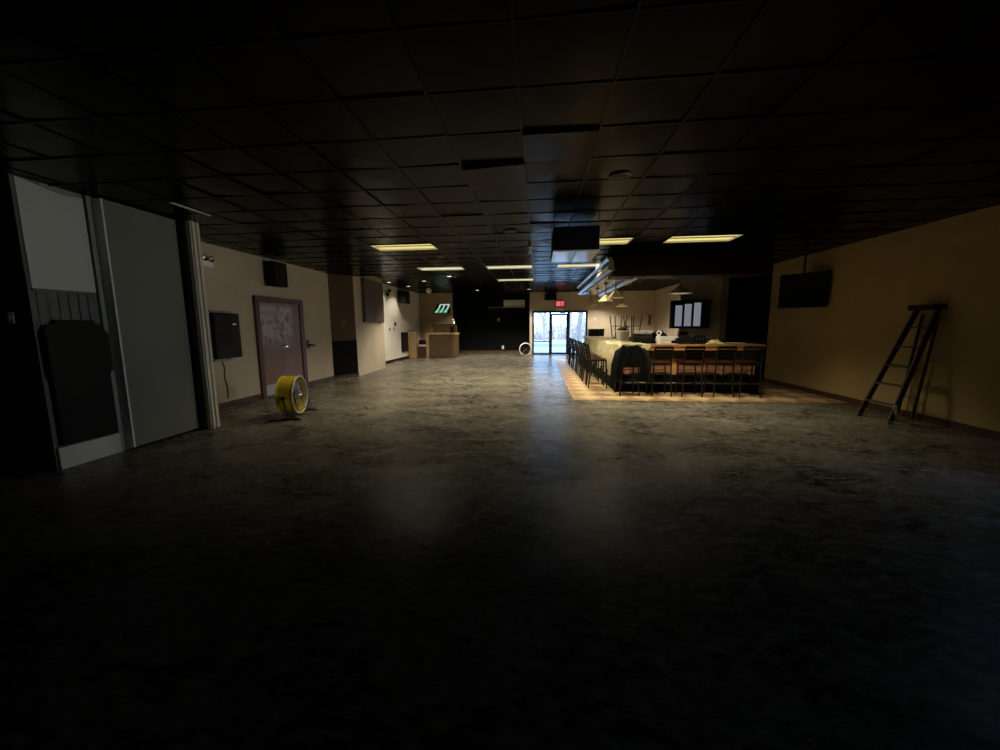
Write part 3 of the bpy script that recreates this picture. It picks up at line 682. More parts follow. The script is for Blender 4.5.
DL = [(-5.75, 14.4, 'leftmost recessed downlight, over the white far left wall'), (-5.5, 15.9, 'recessed downlight over the white wall near the far speaker'), (-4.3, 14.2, 'recessed downlight in front of the oak pillar'), (-3.05, 13.05, 'recessed downlight nearest the middle at far left'), (-2.9, 18.2, 'recessed downlight in front of the black back wall'), (-.42, 18.2, 'recessed downlight above the black floor fan')]
for i, (x, y, lab) in enumerate(DL):
    o = thing('downlight', lab, 'downlight', (x, y, CZ2), 0, 'recessed downlights')
    MB().lathe((0, 0, 0), (0, 0, -1), [(.085, 0), (.115, 0), (.115, .012), (.085, .012)], 24, True).build('trim_ring', 'bplastic', o, True)
    MB().lathe((0, 0, .0), (0, 0, -1), [(0, .006), (.085, .006), (.085, .0), (0, .0)], 24).build('lens', 'e_down', o)
    spot('downlight_lamp', (x, y, CZ2-.02), [100, 100, 430, 450, 620, 900][i], (1., .89, .72), 128, .6, .06)
o = thing('downlight', 'small bright downlight over the back of the bar', 'downlight', (5.1, 14.9, CZ2), 0, 'recessed downlights')
MB().lathe((0, 0, 0), (0, 0, -1), [(.085, 0), (.115, 0), (.115, .012), (.085, .012)], 24, True).build('trim_ring', 'bplastic', o, True)
MB().lathe((0, 0, .0), (0, 0, -1), [(0, .006), (.085, .006), (.085, .0), (0, .0)], 24).build('lens', 'e_down', o)
spot('downlight_lamp', (5.1, 14.9, CZ2-.02), 1000, (1., .89, .7), 156, .6, .05)
o = thing('ball_spotlight', 'round white ball spotlight on ceiling in front of the host stand', 'spotlight', (-4.9, 16.9, CZ2))
MB().lathe((0, 0, 0), (0, 0, -1), [(0, 0), (.07, 0), (.07, .03), (0, .03)], 18).build('mount', 'wplastic', o, True)
MB().ell((0, 0, -.11), .13, .13, .12, 20).build('globe', 'wplastic', o, True)
o = thing('downlight', 'added recessed downlight over the bar end, right of the entrance', 'downlight', (3.0, 18.4, CZ2), 0, 'recessed downlights')
MB().lathe((0, 0, 0), (0, 0, -1), [(.085, 0), (.115, 0), (.115, .012), (.085, .012)], 24, True).build('trim_ring', 'bplastic', o, True)
MB().lathe((0, 0, .0), (0, 0, -1), [(0, .006), (.085, .006), (.085, .0), (0, .0)], 24).build('lens', 'e_down', o)
spot('downlight_lamp', (3.0, 18.4, CZ2-.02), 650, (1., .9, .74), 125, .6, .05)  # unseen downlight, added to light the back wall
# hanging air cleaner
o = thing('air_cleaner', 'black box air cleaner hanging from the ceiling with pale underside', 'air cleaner', (.53, 5.95, 2.53))
MB().lohi((-.32, -.45, .02), (.32, .45, .34), .012).build('case', 'bplastic', o)
MB().lohi((-.32, -.45, 0), (.32, .45, .02), .004).build('bottom_panel', 'ceramic', o)
MB().lohi((-.008, -.42, -.004), (.008, .42, 0)).build('panel_seam', 'gmetal', o)
for sx in (-.31, .31):
    for sy in (-.43, .43): MB().tube([(sx, sy, .34), (sx, sy, .475)], .006, 6).build('hanger_rod', 'bmetal', o)
o = thing('smoke_detector', 'small white device hanging under ceiling grid near the middle lights', 'detector', (-.16, 7.45, CZ))
MB().lathe((0, 0, 0), (0, 0, -1), [(0, 0), (.045, 0), (.045, .015), (.03, .02), (.03, .09), (.04, .1), (.03, .12), (0, .12)], 16).build('body', 'wplastic', o, True)
MB().lohi((-.03, -.01, -.13), (.03, .01, -.11)).build('indicator', 'wplastic', o)
for x, y, lab in ((.82, 4.13, 'round black ceiling speaker in tiles nearest the viewer'), (-.44, 6.2, 'round black ceiling speaker in front of the middle lights')):
    o = thing('ceiling_speaker', lab, 'ceiling speaker', (x, y, CZ), 0, 'round ceiling speakers')
    MB().lathe((0, 0, 0), (0, 0, -1), [(.085, 0), (.11, 0), (.105, .014), (.085, .014)], 24, True).build('ring', 'bmetal', o, True)
    MB().lathe((0, 0, 0), (0, 0, -1), [(0, .016), (.05, .013), (.085, .008), (.085, 0), (0, 0)], 24).build('grille', 'bplastic', o, True)
o = thing('grid_shine', 'long thin grey strip for grid shine in the ceiling above left partition', 'shine strip', (-4.38, 4.57, CZ))
MB().lohi((-.025, -.27, -.016), (.025, .27, 0), .004).build('frame', 'palegrey', o); MB().lohi((-.008, -.25, -.018), (.008, .25, -.016)).build('slot', 'bplastic', o)  # pale strip paints the shine of a ceiling grid bar

# ------------------------------------------------------------------ soffit over the bar
struct('trim_9', MB().lohi((1.62, 8.55, 2.55), (4.85, 9.15, CZ)), 'soffit', 'dark brown soffit spanning above the bar front', 'soffit')
o = thing('bar_canopy', 'grey glossy canopy running back above the left side of the bar', 'canopy', (1.5, 8.62, 2.6))
MB().lohi((.1, .0, .02), (.62, 5.6, .06)).build('underside', 'gloss', o)
MB().extrude([(.0, .12), (.02, .09), (.14, .06), (.16, .09), (.1, .16), (.12, .24), (.06, .36), (.02, .385), (-.01, .385), (-.02, .33), (.02, .3), (.04, .2)], (0, -.1, 0), (0, 6.4, 0), (1, 0, 0), (0, 0, 1)).build('edge_moulding', 'gloss', o)
MB().extrude([(.02, .12), (.14, .08), (.11, .3), (.04, .37)], (0, -.12, 0), (0, .02, 0), (1, 0, 0), (0, 0, 1)).build('end_cap', 'palegrey', o)
o = thing('foil_duct', 'silver foil-wrapped duct running beside the canopy over the bar', 'duct', (2.21, 8.75, 2.53))
MB().grid(lambda u, v: Vector((.075*math.cos(2*PI*v)*(1+.1*math.sin(u*60+v*9)), u*5.2, .065+.07*math.sin(2*PI*v)*(1+.1*math.sin(u*47+v*13)))), 70, 14).build('duct', 'foil', o, True)
MB().tube([(-.04, .1, .0), (-.02, .8, -.06), (-.03, 1.5, .0)], .008, 6).build('loose_strap', 'wplastic', o, True)
for y_ in (.6, 2.6, 4.6): MB().tube([(0, y_, .13), (0, y_, .47 if y_ < 4.4 else .69)], .006, 6).build('hanger_rod', 'bmetal', o)
def pendant(label, x, y, ztop, zbot, rs, hs, m='cream', watts=14):
    o = thing('pendant_lamp', label, 'pendant lamp', (x, y, zbot), 0, 'pendant lamps over the bar')
    h = ztop - zbot
    MB().lathe((0, 0, h), (0, 0, -1), [(0, 0), (.07, 0), (.06, .03), (0, .035)], 16).build('ceiling_rose', 'bmetal', o, True)
    MB().tube([(0, 0, hs), (0, 0, h-.02)], .014, 8).build('stem', 'bmetal', o)
    MB().lathe((0, 0, 0), (0, 0, 1), [(rs, 0), (rs*.97, .015), (rs*.5, hs*.65), (rs*.22, hs), (rs*.17, hs), (rs*.46, hs*.6), (rs*.92, .008)], 28, True).build('lamp_shade', m, o, True)
    MB().lathe((0, 0, hs*.4), (0, 0, 1), [(0, 0), (.03, .01), (.035, .05), (.02, hs*.5), (0, hs*.5)], 12).build('bulb', 'wplastic', o, True)
    l = bpy.data.lights.new('pendant_bulb', 'POINT'); l.energy = watts; l.color = (1., .88, .66); l.shadow_soft_size = .03
    lo = bpy.data.objects.new('pendant_bulb', l); COL.objects.link(lo); lo.location = (x, y, zbot+hs*.5)
    return o
pendant('nearest cream pendant lamp under the canopy on left bar side', 1.8, 9.1, 2.61, 2.13, .19, .17, watts=30)
pendant('second cream pendant lamp under the canopy, behind the nearest', 1.8, 10.4, 2.61, 2.13, .19, .17)
pendant('third cream pendant lamp under the canopy, back along the bar', 1.8, 11.8, 2.61, 2.13, .19, .17)
pendant('farthest cream pendant lamp under the canopy, toward the entrance', 1.8, 13.3, 2.61, 2.13, .19, .17)
pendant('small cream pendant lamp set right, behind the upside-down stools', 2.95, 13.8, 3.0, 2.15, .2, .1)
pendant('wide tan pendant lamp hanging in front of the grey stub wall', 3.37, 9.5, 3.0, 2.24, .26, .19, 'tub', 15)  # its bulb light is added to brighten the stub wall behind

# ------------------------------------------------------------------ bar
BF, BL = 8.75, 1.95          # front and left faces of the bar body
o = thing('bar_cabinet', 'wood panelled bar body with dark base under the counter', 'bar', (0, 0, .012))
b = MB(); b.prism([(BL, BF), (4.75, BF), (4.75, 9.2), (2.4, 9.2), (2.4, 15.6), (BL, 15.6)], .4, .93); b.build('front_panel', 'barpanel', o)
MB().lohi((BL-.03, BF-.06, .74), (4.76, BF, .925), .004).build('upper_shade_band', 'brown', o)  # shade of the counter overhang, put in as a dark brown band
b = MB(); b.prism([(BL-.2, BF-.2), (4.78, BF-.2), (4.78, 9.2), (2.4, 9.2), (2.4, 15.6), (BL-.2, 15.6)], 0, .38); b.build('base', 'black', o)
for x in (1.97, 3.0, 4.05, 4.66): MB().lohi((x, BF-.04, .38), (x+.1, BF, .74), .006).build('pilaster', 'pil' if x == 3.0 else 'barpanel', o)
for x0, x1 in ((2.12, 2.94), (3.16, 3.99), (4.2, 4.6)):
    f = MB(); f.lohi((x0, BF-.02, .44), (x1, BF, .5)); f.lohi((x0, BF-.02, .68), (x1, BF, .73)); f.lohi((x0, BF-.02, .5), (x0+.06, BF, .68)); f.lohi((x1-.06, BF-.02, .5), (x1, BF, .68)); f.build('panel_moulding', 'barpanel', o)
MB().tube([(BL, BF-.26, .22), (4.75, BF-.26, .22)], .022, 10).build('foot_rail', 'gmetal', o, True)
o = thing('bar_countertop', 'thick warm wood bar countertop with deep front edge', 'countertop', (0, 0, .945))
t = MB(); t.prism([(1.85, 8.5), (4.82, 8.5), (4.82, 9.15), (2.48, 9.15), (2.48, 15.7), (1.85, 15.7)], .08, .127); t.build('top', 'barwood', o)
t = MB(); t.lohi((1.88, 8.52, 0), (4.8, 8.56, .08)); t.lohi((1.88, 8.52, 0), (1.92, 15.66, .08)); t.lohi((4.76, 8.52, 0), (4.8, 9.13, .08)); t.build('front_edge', 'barwood', o)
TZ = 1.072
# cream cloth over left counter and near corner
def cloth(u, v):
    # u: across (0 inner edge -> 1 bottom of left drop); v: along (0 far -> 1 front drop)
    W1, D1 = .60, .78; s = u*(W1+D1); Lc, D2 = 6.2, .16
    t = v*(Lc+D2)
    ds = max(0, s-W1); dt = max(0, t-Lc)
    x = 2.45 - min(s, W1); y = 8.47 + Lc - min(t, Lc)
    fold = math.sin(y*7+.8*math.sin(y*2))+.5*math.sin(y*17+1.3)
    z = TZ + .012 + .008*math.sin(x*17+y*5) + .006*math.sin(y*13)
    if ds:
        k = min(1, ds/.25); x -= .035 + .042*k*(1+fold*.75) + .03*k*(ds/D1); z -= ds
    if dt:
        wv = .65+.35*math.sin(x*14+.6); z -= dt*wv*(1 if ds == 0 else .2); y -= .02+.015*math.sin(x*22)
    return Vector((x, y, max(z, .2)))
tag(MB().grid(cloth, 46, 130, .004).build('tablecloth', 'cloth', None, True), 'cream cloth draped over left side and near corner of the bar', 'tablecloth')

# bar chairs: local origin at floor centre, facing +y (back at -y)
def make_chair(label, group):
    o = thing('bar_chair', label, 'bar chair', (0, 0, 0), 0, group)
    sw, sd, sh = .40, .40, .68
    MB().grid(lambda u, v: Vector(((u-.5)*sw*(1-.05*v), (v-.5)*sd, sh+.035-.02*((u-.5)**2+(v-.5)**2)*2)), 6, 6, -.04).build('seat', 'seatwood', o, True)
    MB().lohi((-.18, -.19, sh-.03), (.18, .19, sh-.005)).build('seat_frame', 'bmetal', o)
    for sx in (-1, 1):
        MB().tube([(sx*.20, .20, 0), (sx*.175, .175, sh-.02)], .016, 8).build('leg', 'bmetal', o, True)
        MB().tube([(sx*.20, -.22, 0), (sx*.18, -.19, sh*.5), (sx*.175, -.185, sh-.02)], .016, 8).build('leg', 'bmetal', o, True)
        MB().tube([(sx*.175, -.185, sh-.02), (sx*.178, -.20, sh+.12), (sx*.182, -.245, sh+.36)], .016, 8).build('back_post', 'bmetal', o, True)
    for k, z in enumerate((.12, .2, .28, .345)):
        yb = -.2-.045*(z-.12)/.24
        MB().grid(lambda u, v: Vector(((u-.5)*.36, yb-.025*math.sin(u*PI)*1., sh+z+(v-.5)*(.058 if k == 3 else .052))), 8, 1, .01).build('back_slat', 'bmetal', o, True)
    MB().tube([(-.19, .19, .3), (.19, .19, .3), (.19, -.205, .3), (-.19, -.205, .3), (-.19, .19, .3)], .010, 6).build('footrest', 'bmetal', o, True)
    MB().tube([(-.18, .18, .52), (.18, .18, .52)], .009, 6).build('stretcher', 'bmetal', o, True)
    return o
FL = .012
G1, G2 = 'bar chairs along the front of the bar', 'bar chairs along the left side of the bar'
LF = ['bar chair at the near corner of bar, under the draped black jacket', 'bar chair immediately right of the one with the jacket', 'middle bar chair in the row along the bar front', 'second bar chair from the right end of bar front', 'bar chair at the right end of the bar front']
ch0 = make_chair(LF[0], G1)
fx = [1.925, 2.59, 3.21, 3.81, 4.35]
for i, x in enumerate(fx):
    loc, rz = (x, 8.25, FL), R([3, 0, -2, 3, -4][i])
    if i == 0: ch0.location = loc; ch0.rotation_euler.z = rz
    else: dup(ch0, loc, rz, LF[i], G1)
LS = ['nearest bar chair on left side of bar, closest to viewer'] + ['%s bar chair back along the left side of the bar' % w for w in ('second', 'third', 'fourth', 'fifth', 'sixth', 'seventh', 'eighth', 'ninth')] + ['farthest bar chair on left side of bar, nearest the entrance']
for i in range(10): dup(ch0, (1.43, 9.17+i*.68, FL), R(-90 + [0, 4, -3, 2, -4, 3, 0, 2, -2, 3][i]), LS[i], G2)
# upside-down bar stools standing on the counter
def make_stool(label):
    o = thing('bar_stool', label, 'bar stool', (0, 0, 0), 0, 'upside-down bar stools')
    MB().lathe((0, 0, 0), (0, 0, 1), [(0, 0), (.17, 0), (.185, .015), (.185, .045), (.17, .06), (0, .06)], 24).build('seat', 'seatwood', o, True)
    for sx in (-1, 1):
        for sy in (-1, 1): MB().tube([(sx*.13, sy*.13, .06), (sx*.20, sy*.20, .72)], .017, 8).build('leg', 'bmetal', o, True)
    MB().tube([(.165, .165, .4), (-.165, .165, .4), (-.165, -.165, .4), (.165, -.165, .4), (.165, .165, .4)], .014, 6).build('footrest', 'bmetal', o, True)
    return o
st0 = make_stool('left upside-down bar stool, legs in the air, behind beige tub')
st0.location = (2.56, 12.4, TZ); st0.rotation_euler.z = R(12)
dup(st0, (3.02, 12.45, TZ), R(38), 'right upside-down bar stool, legs in the air, behind the black bags', 'upside-down bar stools')
# stands for the rear stool: inner counter
o = thing('back_counter', 'dark inner work counter behind the bar', 'counter', (3.2, 12.4, 0))
MB().lohi((-.7, -.4, .1), (1.6, .4, 1.0)).build('body', 'black', o); MB().lohi((-.71, -.43, 1.0), (1.63, .42, TZ), .006).build('top', 'gmetal', o); MB().lohi((-.68, -.34, 0), (1.58, .38, .1)).build('toe_kick', 'black', o)

# jacket draped on the first chair
o = thing('jacket', 'black jacket draped over chair back at near corner of the bar', 'jacket', (1.925, 8.25, FL), R(3))
def jk(u, v):
    # v 0 top -> 1 bottom, u around the back panel
    w = .245 + .03*v + .012*math.sin(v*9)
    z = 1.05 - .43*v - .07*max(0, abs(u-.5)*2-.7)/.3*(1-v) + .012*math.sin(u*11)*(1-v)
    x = (u-.5)*2*w
    y = -.285 - .035*math.sin(u*PI) - .012*math.sin(u*19+v*4) - .015*math.sin(u*31+v*6)*v
    return Vector((x, y, z))
MB().grid(jk, 26, 18, .012).build('back_panel', 'jacket', o, True)
def jkf(u, v):
    w = .245+.02*v; z = 1.055 - .34*v - .07*max(0, abs(u-.5)*2-.7)/.3*(1-v) + .012*math.sin(u*11)*(1-v)
    return Vector(((u-.5)*2*w, -.20+.012*math.sin(u*17+v*5), z))
MB().grid(jkf, 20, 12, .012).build('front_panel', 'jacket', o, True)
MB().grid(lambda u, v: Vector(((u-.5)*.40, -.20-.09*v, 1.06+.02*math.sin(v*PI)+.012*math.sin(.5*.2+u*9))), 12, 4, .014).build('collar', 'jacket', o, True)
for s_ in (-1, 1):
    sl = MB(); pts = [(s_*.21, -.25, .985), (s_*.275, -.255, .93), (s_*.31, -.265, .80), (s_*.345, -.265, .66), (s_*.35, -.255, .50), (s_*.375, -.25, .36)]
    sl.tube(pts, [.05, .068, .066, .07, .062, .058], 12); sl.build('sleeve', 'jacket', o, True)
    MB().tube([(s_*.374, -.25, .37), (s_*.378, -.249, .32)], [.060, .058], 12).build('cuff', 'jacket', o, True)
    MB().grid(lambda u, v: Vector((s_*(.17+.12*u), -.29-.03*math.sin(u*PI), .66-.30*v+.03*math.sin(u*5))), 6, 6, .02).build('hem_flap', 'jacket', o, True)

# things on the bar
o = thing('plastic_tub', 'beige plastic tub standing on cream cloth on the bar', 'tub', (2.20, 10.05, TZ+.035))
MB().lathe((0, 0, 0), (0, 0, 1), [(0, 0), (.14, 0), (.17, .22), (.185, .22), (.185, .245), (.16, .245), (.13, .02), (0, .02)], 28).build('body', 'tub', o, True)
MB().ring((0, 0, .245), (0, 0, 1), .178, .012).build('rim', 'palegrey', o, True)
o = thing('crumpled_bag', 'small dark crumpled bag sticking out of the beige tub', 'bag', (2.2, 10.05, TZ+.265))
MB().ell((0, 0, .03), .14, .12, .08, 14, .16, 4).build('bag', 'bplastic', o)
MB().tube([(.05, 0, .07), (.1, .02, .12), (.16, 0, .1)], [.03, .02, .01], 7).build('neck', 'bplastic', o, True)
o = thing('black_crate', 'black low crate at far end of the cream cloth', 'crate', (2.15, 14.3, TZ+.04))
c = MB(); c.lohi((-.27, -.2, 0), (.27, .2, .03)); c.lohi((-.27, -.2, 0), (-.25, .2, .24)); c.lohi((.25, -.2, 0), (.27, .2, .24)); c.lohi((-.27, -.2, 0), (.27, -.18, .24)); c.lohi((-.27, .18, 0), (.27, .2, .24)); c.build('box', 'bplastic', o)
MB().lohi((-.285, -.215, .22), (.285, -.2, .26)).build('rim', 'bmetal', o)
for k in range(5): MB().lohi((-.24+k*.11, -.206, .03), (-.2+k*.11, -.2, .22)).build('rib', 'bmetal', o)
o = thing('black_bag', 'slumped black bag on the inner counter right of the upturned stools', 'bag', (2.6, 11.3, TZ))
o.location = (2.28, 9.0, TZ+.02) if False else (3.75, 12.2, TZ)
MB().ell((0, 0, .1), .25, .16, .12, 18, .06, 2).build('body', 'bplastic', o, True); MB().tube([(-.15, -.05, .18), (-.05, -.08, .26), (.08, -.08, .26), (.15, -.05, .18)], .014, 7).build('handle', 'bplastic', o, True)
o = thing('black_case', 'long black case on bar right of the beige tub', 'case', (2.60, 9.6, TZ))
o.location = (2.40, 9.0, TZ+.035)
MB().lohi((-.20, -.12, 0), (.22, .12, .15), .02).build('lower_shell', 'bplastic', o); MB().box((.0, .0, .17), (.40, .22, .045), Matrix.Rotation(R(2), 3, 'Y'), .015).build('lid', 'bplastic', o); MB().tube([(-.06, -.125, .1), (-.06, -.15, .1), (.08, -.15, .1), (.08, -.125, .1)], .01, 6).build('handle', 'bmetal', o)
o = thing('white_cloth', 'crumpled white cloth lying on the black case', 'cloth', (2.45, 9.0, TZ+.25))
MB().grid(lambda u, v: Vector(((u-.5)*.40, (v-.5)*.24, .03+.022*math.sin(u*14+v*3)+.015*math.sin(v*17+u*8)-.03*abs(u-.5))), 22, 14, .008).build('cloth', 'wcloth', o, True)
o = thing('white_jug', 'white plastic jug with looped handle on the bar', 'jug', (2.715, 8.8, TZ))
MB().lathe((0, 0, 0), (0, 0, 1), [(0, 0), (.055, 0), (.06, .02), (.06, .15), (.03, .2), (.022, .22), (0, .22)], 20).build('body', 'wplastic', o, True)
MB().ring((.0, 0, .245), (0, 1, 0), .042, .017, 20, 8).build('handle', 'wplastic', o, True)
o = thing('tray_stack', 'low stack of white foam trays on the bar', 'trays', (2.90, 8.95, TZ))
MB().lohi((-.16, -.1, .08), (.18, .1, .17), .01).build('upper_tray', 'wplastic', o); MB().lohi((-.12, -.09, 0), (.12, .09, .08), .008).build('lower_box', 'cloth', o)
MB().lohi((.18, -.08, .14), (.27, .08, .165), .006).build('lip', 'wplastic', o)
o = thing('white_cup', 'tiny white cup on the edge of foam tray stack', 'cup', (3.13, 8.92, TZ+.165))
MB().lathe((0, 0, 0), (0, 0, 1), [(0, 0), (.022, 0), (.03, .07), (.027, .07), (.02, .006), (0, .006)], 16).build('cup', 'ceramic', o, True); MB().ring((0, 0, .068), (0, 0, 1), .0285, .003).build('rim', 'ceramic', o)
o = thing('paper_sheet', 'pale sheet lying flat at the edge of the bar by foam trays', 'sheet', (2.85, 8.7, TZ+.001))
MB().grid(lambda u, v: Vector(((u-.5)*.5, (v-.5)*.2, .004+.006*math.sin(u*9)*v)), 10, 4, .003).build('sheet', 'wcloth', o)
o = thing('cash_register', 'black cash register on the bar right of white trays', 'cash register', (3.32, 8.95, TZ))
MB().extrude([(-.14, 0), (.14, 0), (.14, .17), (.02, .2), (-.14, .08)], (-.13, 0, 0), (.28, 0, 0), (0, 1, 0), (0, 0, 1)).build('body', 'bplastic', o)
MB().box((0, .06, .23), (.2, .02, .09), Matrix.Rotation(R(-12), 3, 'X'), .006).build('display', 'screen', o); MB().lohi((-.12, -.15, .0), (.14, -.14, .06)).build('drawer', 'bmetal', o)
for k in range(3): MB().box((-.07+k*.07, -.06, .13), (.05, .08, .012), Matrix.Rotation(R(37), 3, 'X')).build('key_block', 'gmetal', o)
o = thing('drink_dispenser', 'low black drink dispenser on bar between register and glass', 'dispenser', (3.62, 8.97, TZ))
MB().lohi((-.14, -.1, 0), (.16, .1, .14), .012).build('body', 'bplastic', o); MB().lohi((-.1, -.13, .14), (.12, .06, .2), .012).build('head', 'bmetal', o)
for k in range(3): MB().tube([(-.06+k*.07, -.12, .14), (-.06+k*.07, -.12, .09)], .01, 8).build('nozzle', 'gmetal', o)
o = thing('drinking_glass', 'small clear drinking glass on the bar behind yellow cloth', 'glass', (3.9, 8.95, TZ))
MB().lathe((0, 0, 0), (0, 0, 1), [(0, 0), (.028, 0), (.036, .12), (.033, .12), (.025, .008), (0, .008)], 18).build('bowl', 'glass', o, True); MB().ring((0, 0, .12), (0, 0, 1), .035, .004).build('rim', 'wplastic', o)
o = thing('yellow_rag', 'crumpled pale yellow rag on the bar near right end', 'rag', (3.86, 8.66, TZ))
MB().grid(lambda u, v: Vector(((u-.5)*.34, (v-.5)*.2, .005+.085*max(0, math.sin(u*PI))**.8*max(0, math.sin(v*PI))**.7*(1+.25*math.sin(u*19+v*7)))), 22, 14, .006).build('cloth', 'ygcloth', o, True)
o = thing('white_plate', 'flat white plate near the right end of bar', 'plate', (4.38, 8.85, TZ))
MB().lathe((0, 0, 0), (0, 0, 1), [(0, 0), (.12, 0), (.2, .018), (.2, .024), (.115, .008), (0, .008)], 28).build('plate', 'ceramic', o, True)
MB().ring((0, 0, .022), (0, 0, 1), .198, .004, 28, 6).build('rim', 'ceramic', o, True)

# cabinet with three white panes, on the stub wall
o = thing('display_cabinet', 'black wall cabinet with three pale glowing glass doors behind the bar', 'cabinet', (3.79, 11.38, 1.4))
MB().lohi((0, -.26, 0), (1.0, 0, .78)).build('body', 'black', o)
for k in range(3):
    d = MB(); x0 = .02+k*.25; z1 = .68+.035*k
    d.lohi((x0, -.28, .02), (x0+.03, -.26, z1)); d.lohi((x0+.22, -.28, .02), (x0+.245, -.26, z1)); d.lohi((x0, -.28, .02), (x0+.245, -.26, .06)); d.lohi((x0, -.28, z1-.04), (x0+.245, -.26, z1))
    d = d.build('door', 'black', o); MB().lohi((x0+.03, -.272, .06), (x0+.22, -.262, z1-.04)).build('pane', 'pane_glow', d)
MB().lohi((.78, -.28, .02), (.99, -.26, .76), .004).build('side_panel', 'bplastic', o)

# ------------------------------------------------------------------ right wall: TV and ladder
o = thing('wall_television', 'black television on swing arm high on the ochre right wall', 'television', (5.59, 8.66, 2.2), R(-50))
MB().lohi((-.45, -.03, -.36), (.40, .03, .36), .012).build('case', 'bplastic', o); MB().lohi((-.43, -.034, -.33), (.38, -.03, .34)).build('screen', 'screen', o)
MB().lohi((-.15, .03, -.15), (.15, .08, .15)).build('back_box', 'bmetal', o); MB().bar((0, .08, 0), (.1, .26, 0), .05, .04).build('arm', 'bmetal', o); MB().tube([(-.05, .05, .3), (-.05, .05, .78)], .018, 8).build('ceiling_pole', 'bmetal', o)
o = thing('step_ladder', 'grey step ladder standing open beside the ochre right wall', 'ladder', (5.5, 6.3, 0))
HT = 1.72
fA, tA = Vector((-.245, 0, .0)), Vector((.315, 0, HT))
nv = Vector((HT, 0, -.56)).normalized()
for s_ in (-1, 1):
    MB().bar((fA.x, s_*.27, 0.02), (tA.x, s_*.15, HT), .075, .028, .004, upv=(0, 1, 0)).build('rail', 'alu', o)
    MB().lohi((fA.x-.045, s_*.27-.025, 0), (fA.x+.045, s_*.27+.025, .05), .008).build('foot', 'gmetal' if s_ > 0 else 'steel', o)
    p, q = Vector((.30, s_*.12+.12, .03)), Vector((.36, s_*.12, HT-.08))
    MB().bar(p, q, .04, .02, .003, upv=(0, 1, 0)).build('rear_leg', 'alu', o)
    MB().bar((fA.x+.27, s_*.205, .8), (.33, s_*.12+.06, .8), .02, .006).build('spreader', 'gmetal', o)
for k in range(5):
    z = .27+k*.29; x = fA.x+(tA.x-fA.x)*z/HT; hw = .27-.12*z/HT
    MB().lohi((x-.04, -hw, z-.012), (x+.05, hw, z+.012), .003).build('step', 'alu', o)
for z in (.35, .8, 1.3): MB().bar((.30+.036*z, -.07*z/HT, z), (.30+.036*z, .24-.07*z/HT, z), .025, .015).build('rear_brace', 'alu', o)
MB().lohi((.2, -.19, HT-.03), (.385, .19, HT+.05), .01).build('top_cap', 'bplastic', o)
MB().box((-.19, -.285, .21), (.04, .006, .16), Matrix.Rotation(R(-14), 3, 'Y')).build('white_mark', 'label', o)  # white strip stands for the glint at the near foot

# window out of frame in the right wall, facing the pale board
wn = tag(bpy.data.objects.new('window_1', None), 'small daylight window in the near right wall', 'window', kind='structure'); COL.objects.link(wn); wn.location = (XR, 3.7, 1.5)
f = MB(); f.lohi((-.03, -.62, -.62), (0, -.54, .62)); f.lohi((-.03, .54, -.62), (0, .62, .62)); f.lohi((-.03, -.62, -.62), (0, .62, -.54)); f.lohi((-.03, -.62, .54), (0, .62, .62)); f.build('window_frame', 'wplastic', wn); MB().lohi((.08, -.55, -.55), (.09, .55, .55)).build('glass_pane', 'glass', wn)
area('window_fill_lamp', (XR-.04, 3.7, 1.5), 1.05, 1.05, 10, (.95, 1., .93), 56, (0, R(94), R(-12)))  # added lamp in the unseen window, throws cool light on the left wall

# pieces that belong to a part hang under that part
def base(o): return o.name.split('.')[0]
def sub(kind, part, pieces, paired=False):
    for r in [q for q in COL.objects if q.parent is None and q.type == 'EMPTY' and base(q) == kind]:
        ch = [c for c in COL.objects if c.parent == r]
        ps = [c for c in ch if base(c) == part]
        for piece in pieces:
            for i, c in enumerate([c for c in ch if base(c) == piece]):
                c.parent = ps[min(i, len(ps)-1)] if paired else ps[0]
sub('ceiling_light', 'housing', ('lens', 'centre_rib')); sub('speaker', 'cabinet', ('grille',)); sub('air_cleaner', 'bottom_panel', ('panel_seam',))
sub('step_ladder', 'rail', ('foot',), True); sub('pendant_lamp', 'lamp_shade', ('bulb',)); sub('drink_dispenser', 'head', ('nozzle',)); sub('cash_register', 'body', ('key_block',))
sub('wall_screen', 'case', ('screen_glass', 'white_mark', 'side_knob')); sub('drum_fan', 'drum', ('rim', 'pivot_knob')); sub('drum_fan', 'grille', ('badge',)); sub('drum_fan', 'motor', ('blade',))
sub('floor_fan', 'drum', ('rim', 'pivot_knob')); sub('floor_fan', 'grille', ('badge',)); sub('floor_fan', 'motor', ('blade',)); sub('exit_sign', 'face', ('letter',)); sub('rail_shelf', 'rail', ('hook',))
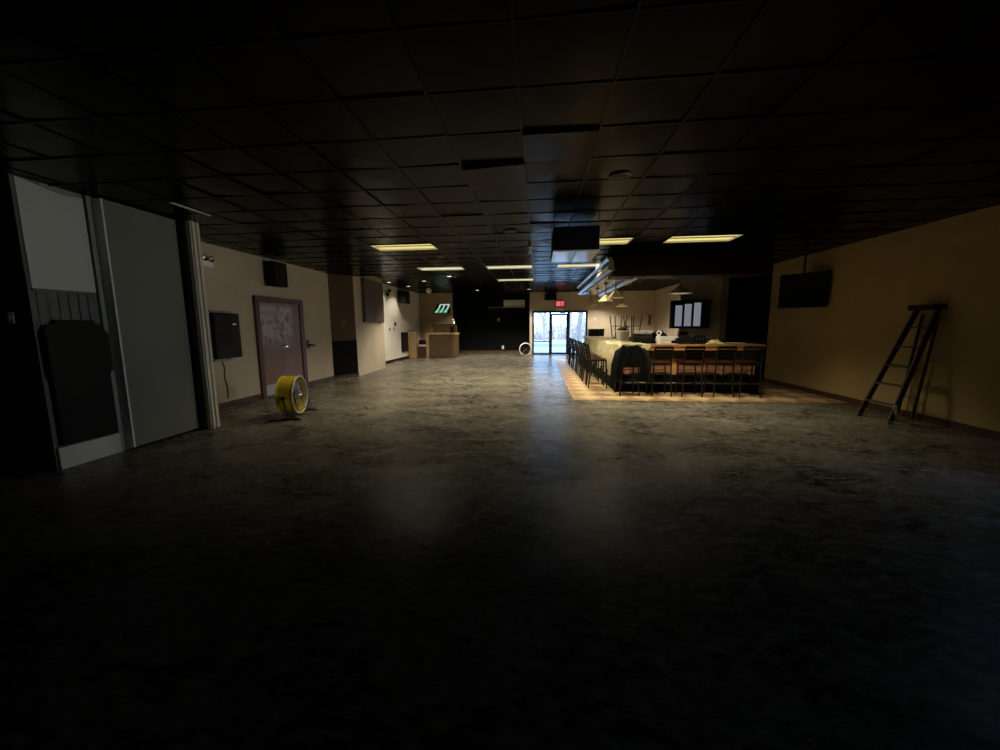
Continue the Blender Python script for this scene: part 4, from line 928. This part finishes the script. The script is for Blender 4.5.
sub('wall_television', 'case', ('screen', 'back_box')); sub('bar_cabinet', 'front_panel', ('pilaster', 'panel_moulding')); sub('host_stand', 'body', ('front_panel', 'toe_kick')); sub('black_crate', 'box', ('rib', 'rim'))
sub('jacket', 'sleeve', ('cuff',), True); sub('air_conditioner', 'body', ('louver',)); sub('downlight', 'trim_ring', ('lens',)); sub('plastic_tub', 'body', ('rim',)); sub('light_switch', 'plate', ('toggle',)); sub('wall_outlet', 'plate', ('toggle',))

# ------------------------------------------------------------------ light, world, camera
w = bpy.data.worlds.new('overcast'); SC.world = w; w.use_nodes = True
bg = w.node_tree.nodes['Background']; bg.inputs['Color'].default_value = (.30, .56, 1., 1); bg.inputs['Strength'].default_value = 6.0
pt = bpy.data.lights.new('entrance_portal', 'AREA'); pt.shape = 'RECTANGLE'; pt.size = 2.9; pt.size_y = 2.3; pt.cycles.is_portal = True
po = bpy.data.objects.new('entrance_portal', pt); COL.objects.link(po); po.location = (1.14, 20.1, 1.12); po.rotation_euler = (-PI/2, 0, 0)

F_, HY, VPX, ROLL = 375., 326.1, 538., R(.42)
p_ = math.atan((375-HY)/F_); psi = math.atan((VPX-500)/(F_/math.cos(p_)))
fw = Vector((-math.sin(psi)*math.cos(p_), math.cos(psi)*math.cos(p_), -math.sin(p_)))
r0 = Vector((math.cos(psi), math.sin(psi), 0)); u0 = r0.cross(fw)
rt = r0*math.cos(ROLL) - u0*math.sin(ROLL); up = u0*math.cos(ROLL) + r0*math.sin(ROLL)
cd = bpy.data.cameras.new('camera'); cd.sensor_width = 36; cd.lens = 36*F_/1000; cd.clip_start = .05; cd.clip_end = 300
co = bpy.data.objects.new('camera', cd); COL.objects.link(co)
m_ = Matrix((rt, up, -fw)).transposed().to_4x4(); m_.translation = Vector((0, 0, 1.5)); co.matrix_world = m_
SC.camera = co
vs = SC.view_settings; SC.display_settings.display_device = 'sRGB'
vs.view_transform = 'Standard'; vs.look = 'None'; vs.gamma = 1.; vs.exposure = 0.; vs.use_curve_mapping = False
SC.cycles.use_denoising = True
SC.cycles.max_bounces = 8; SC.cycles.transparent_max_bounces = 12
SC.cycles.sample_clamp_indirect = 4.
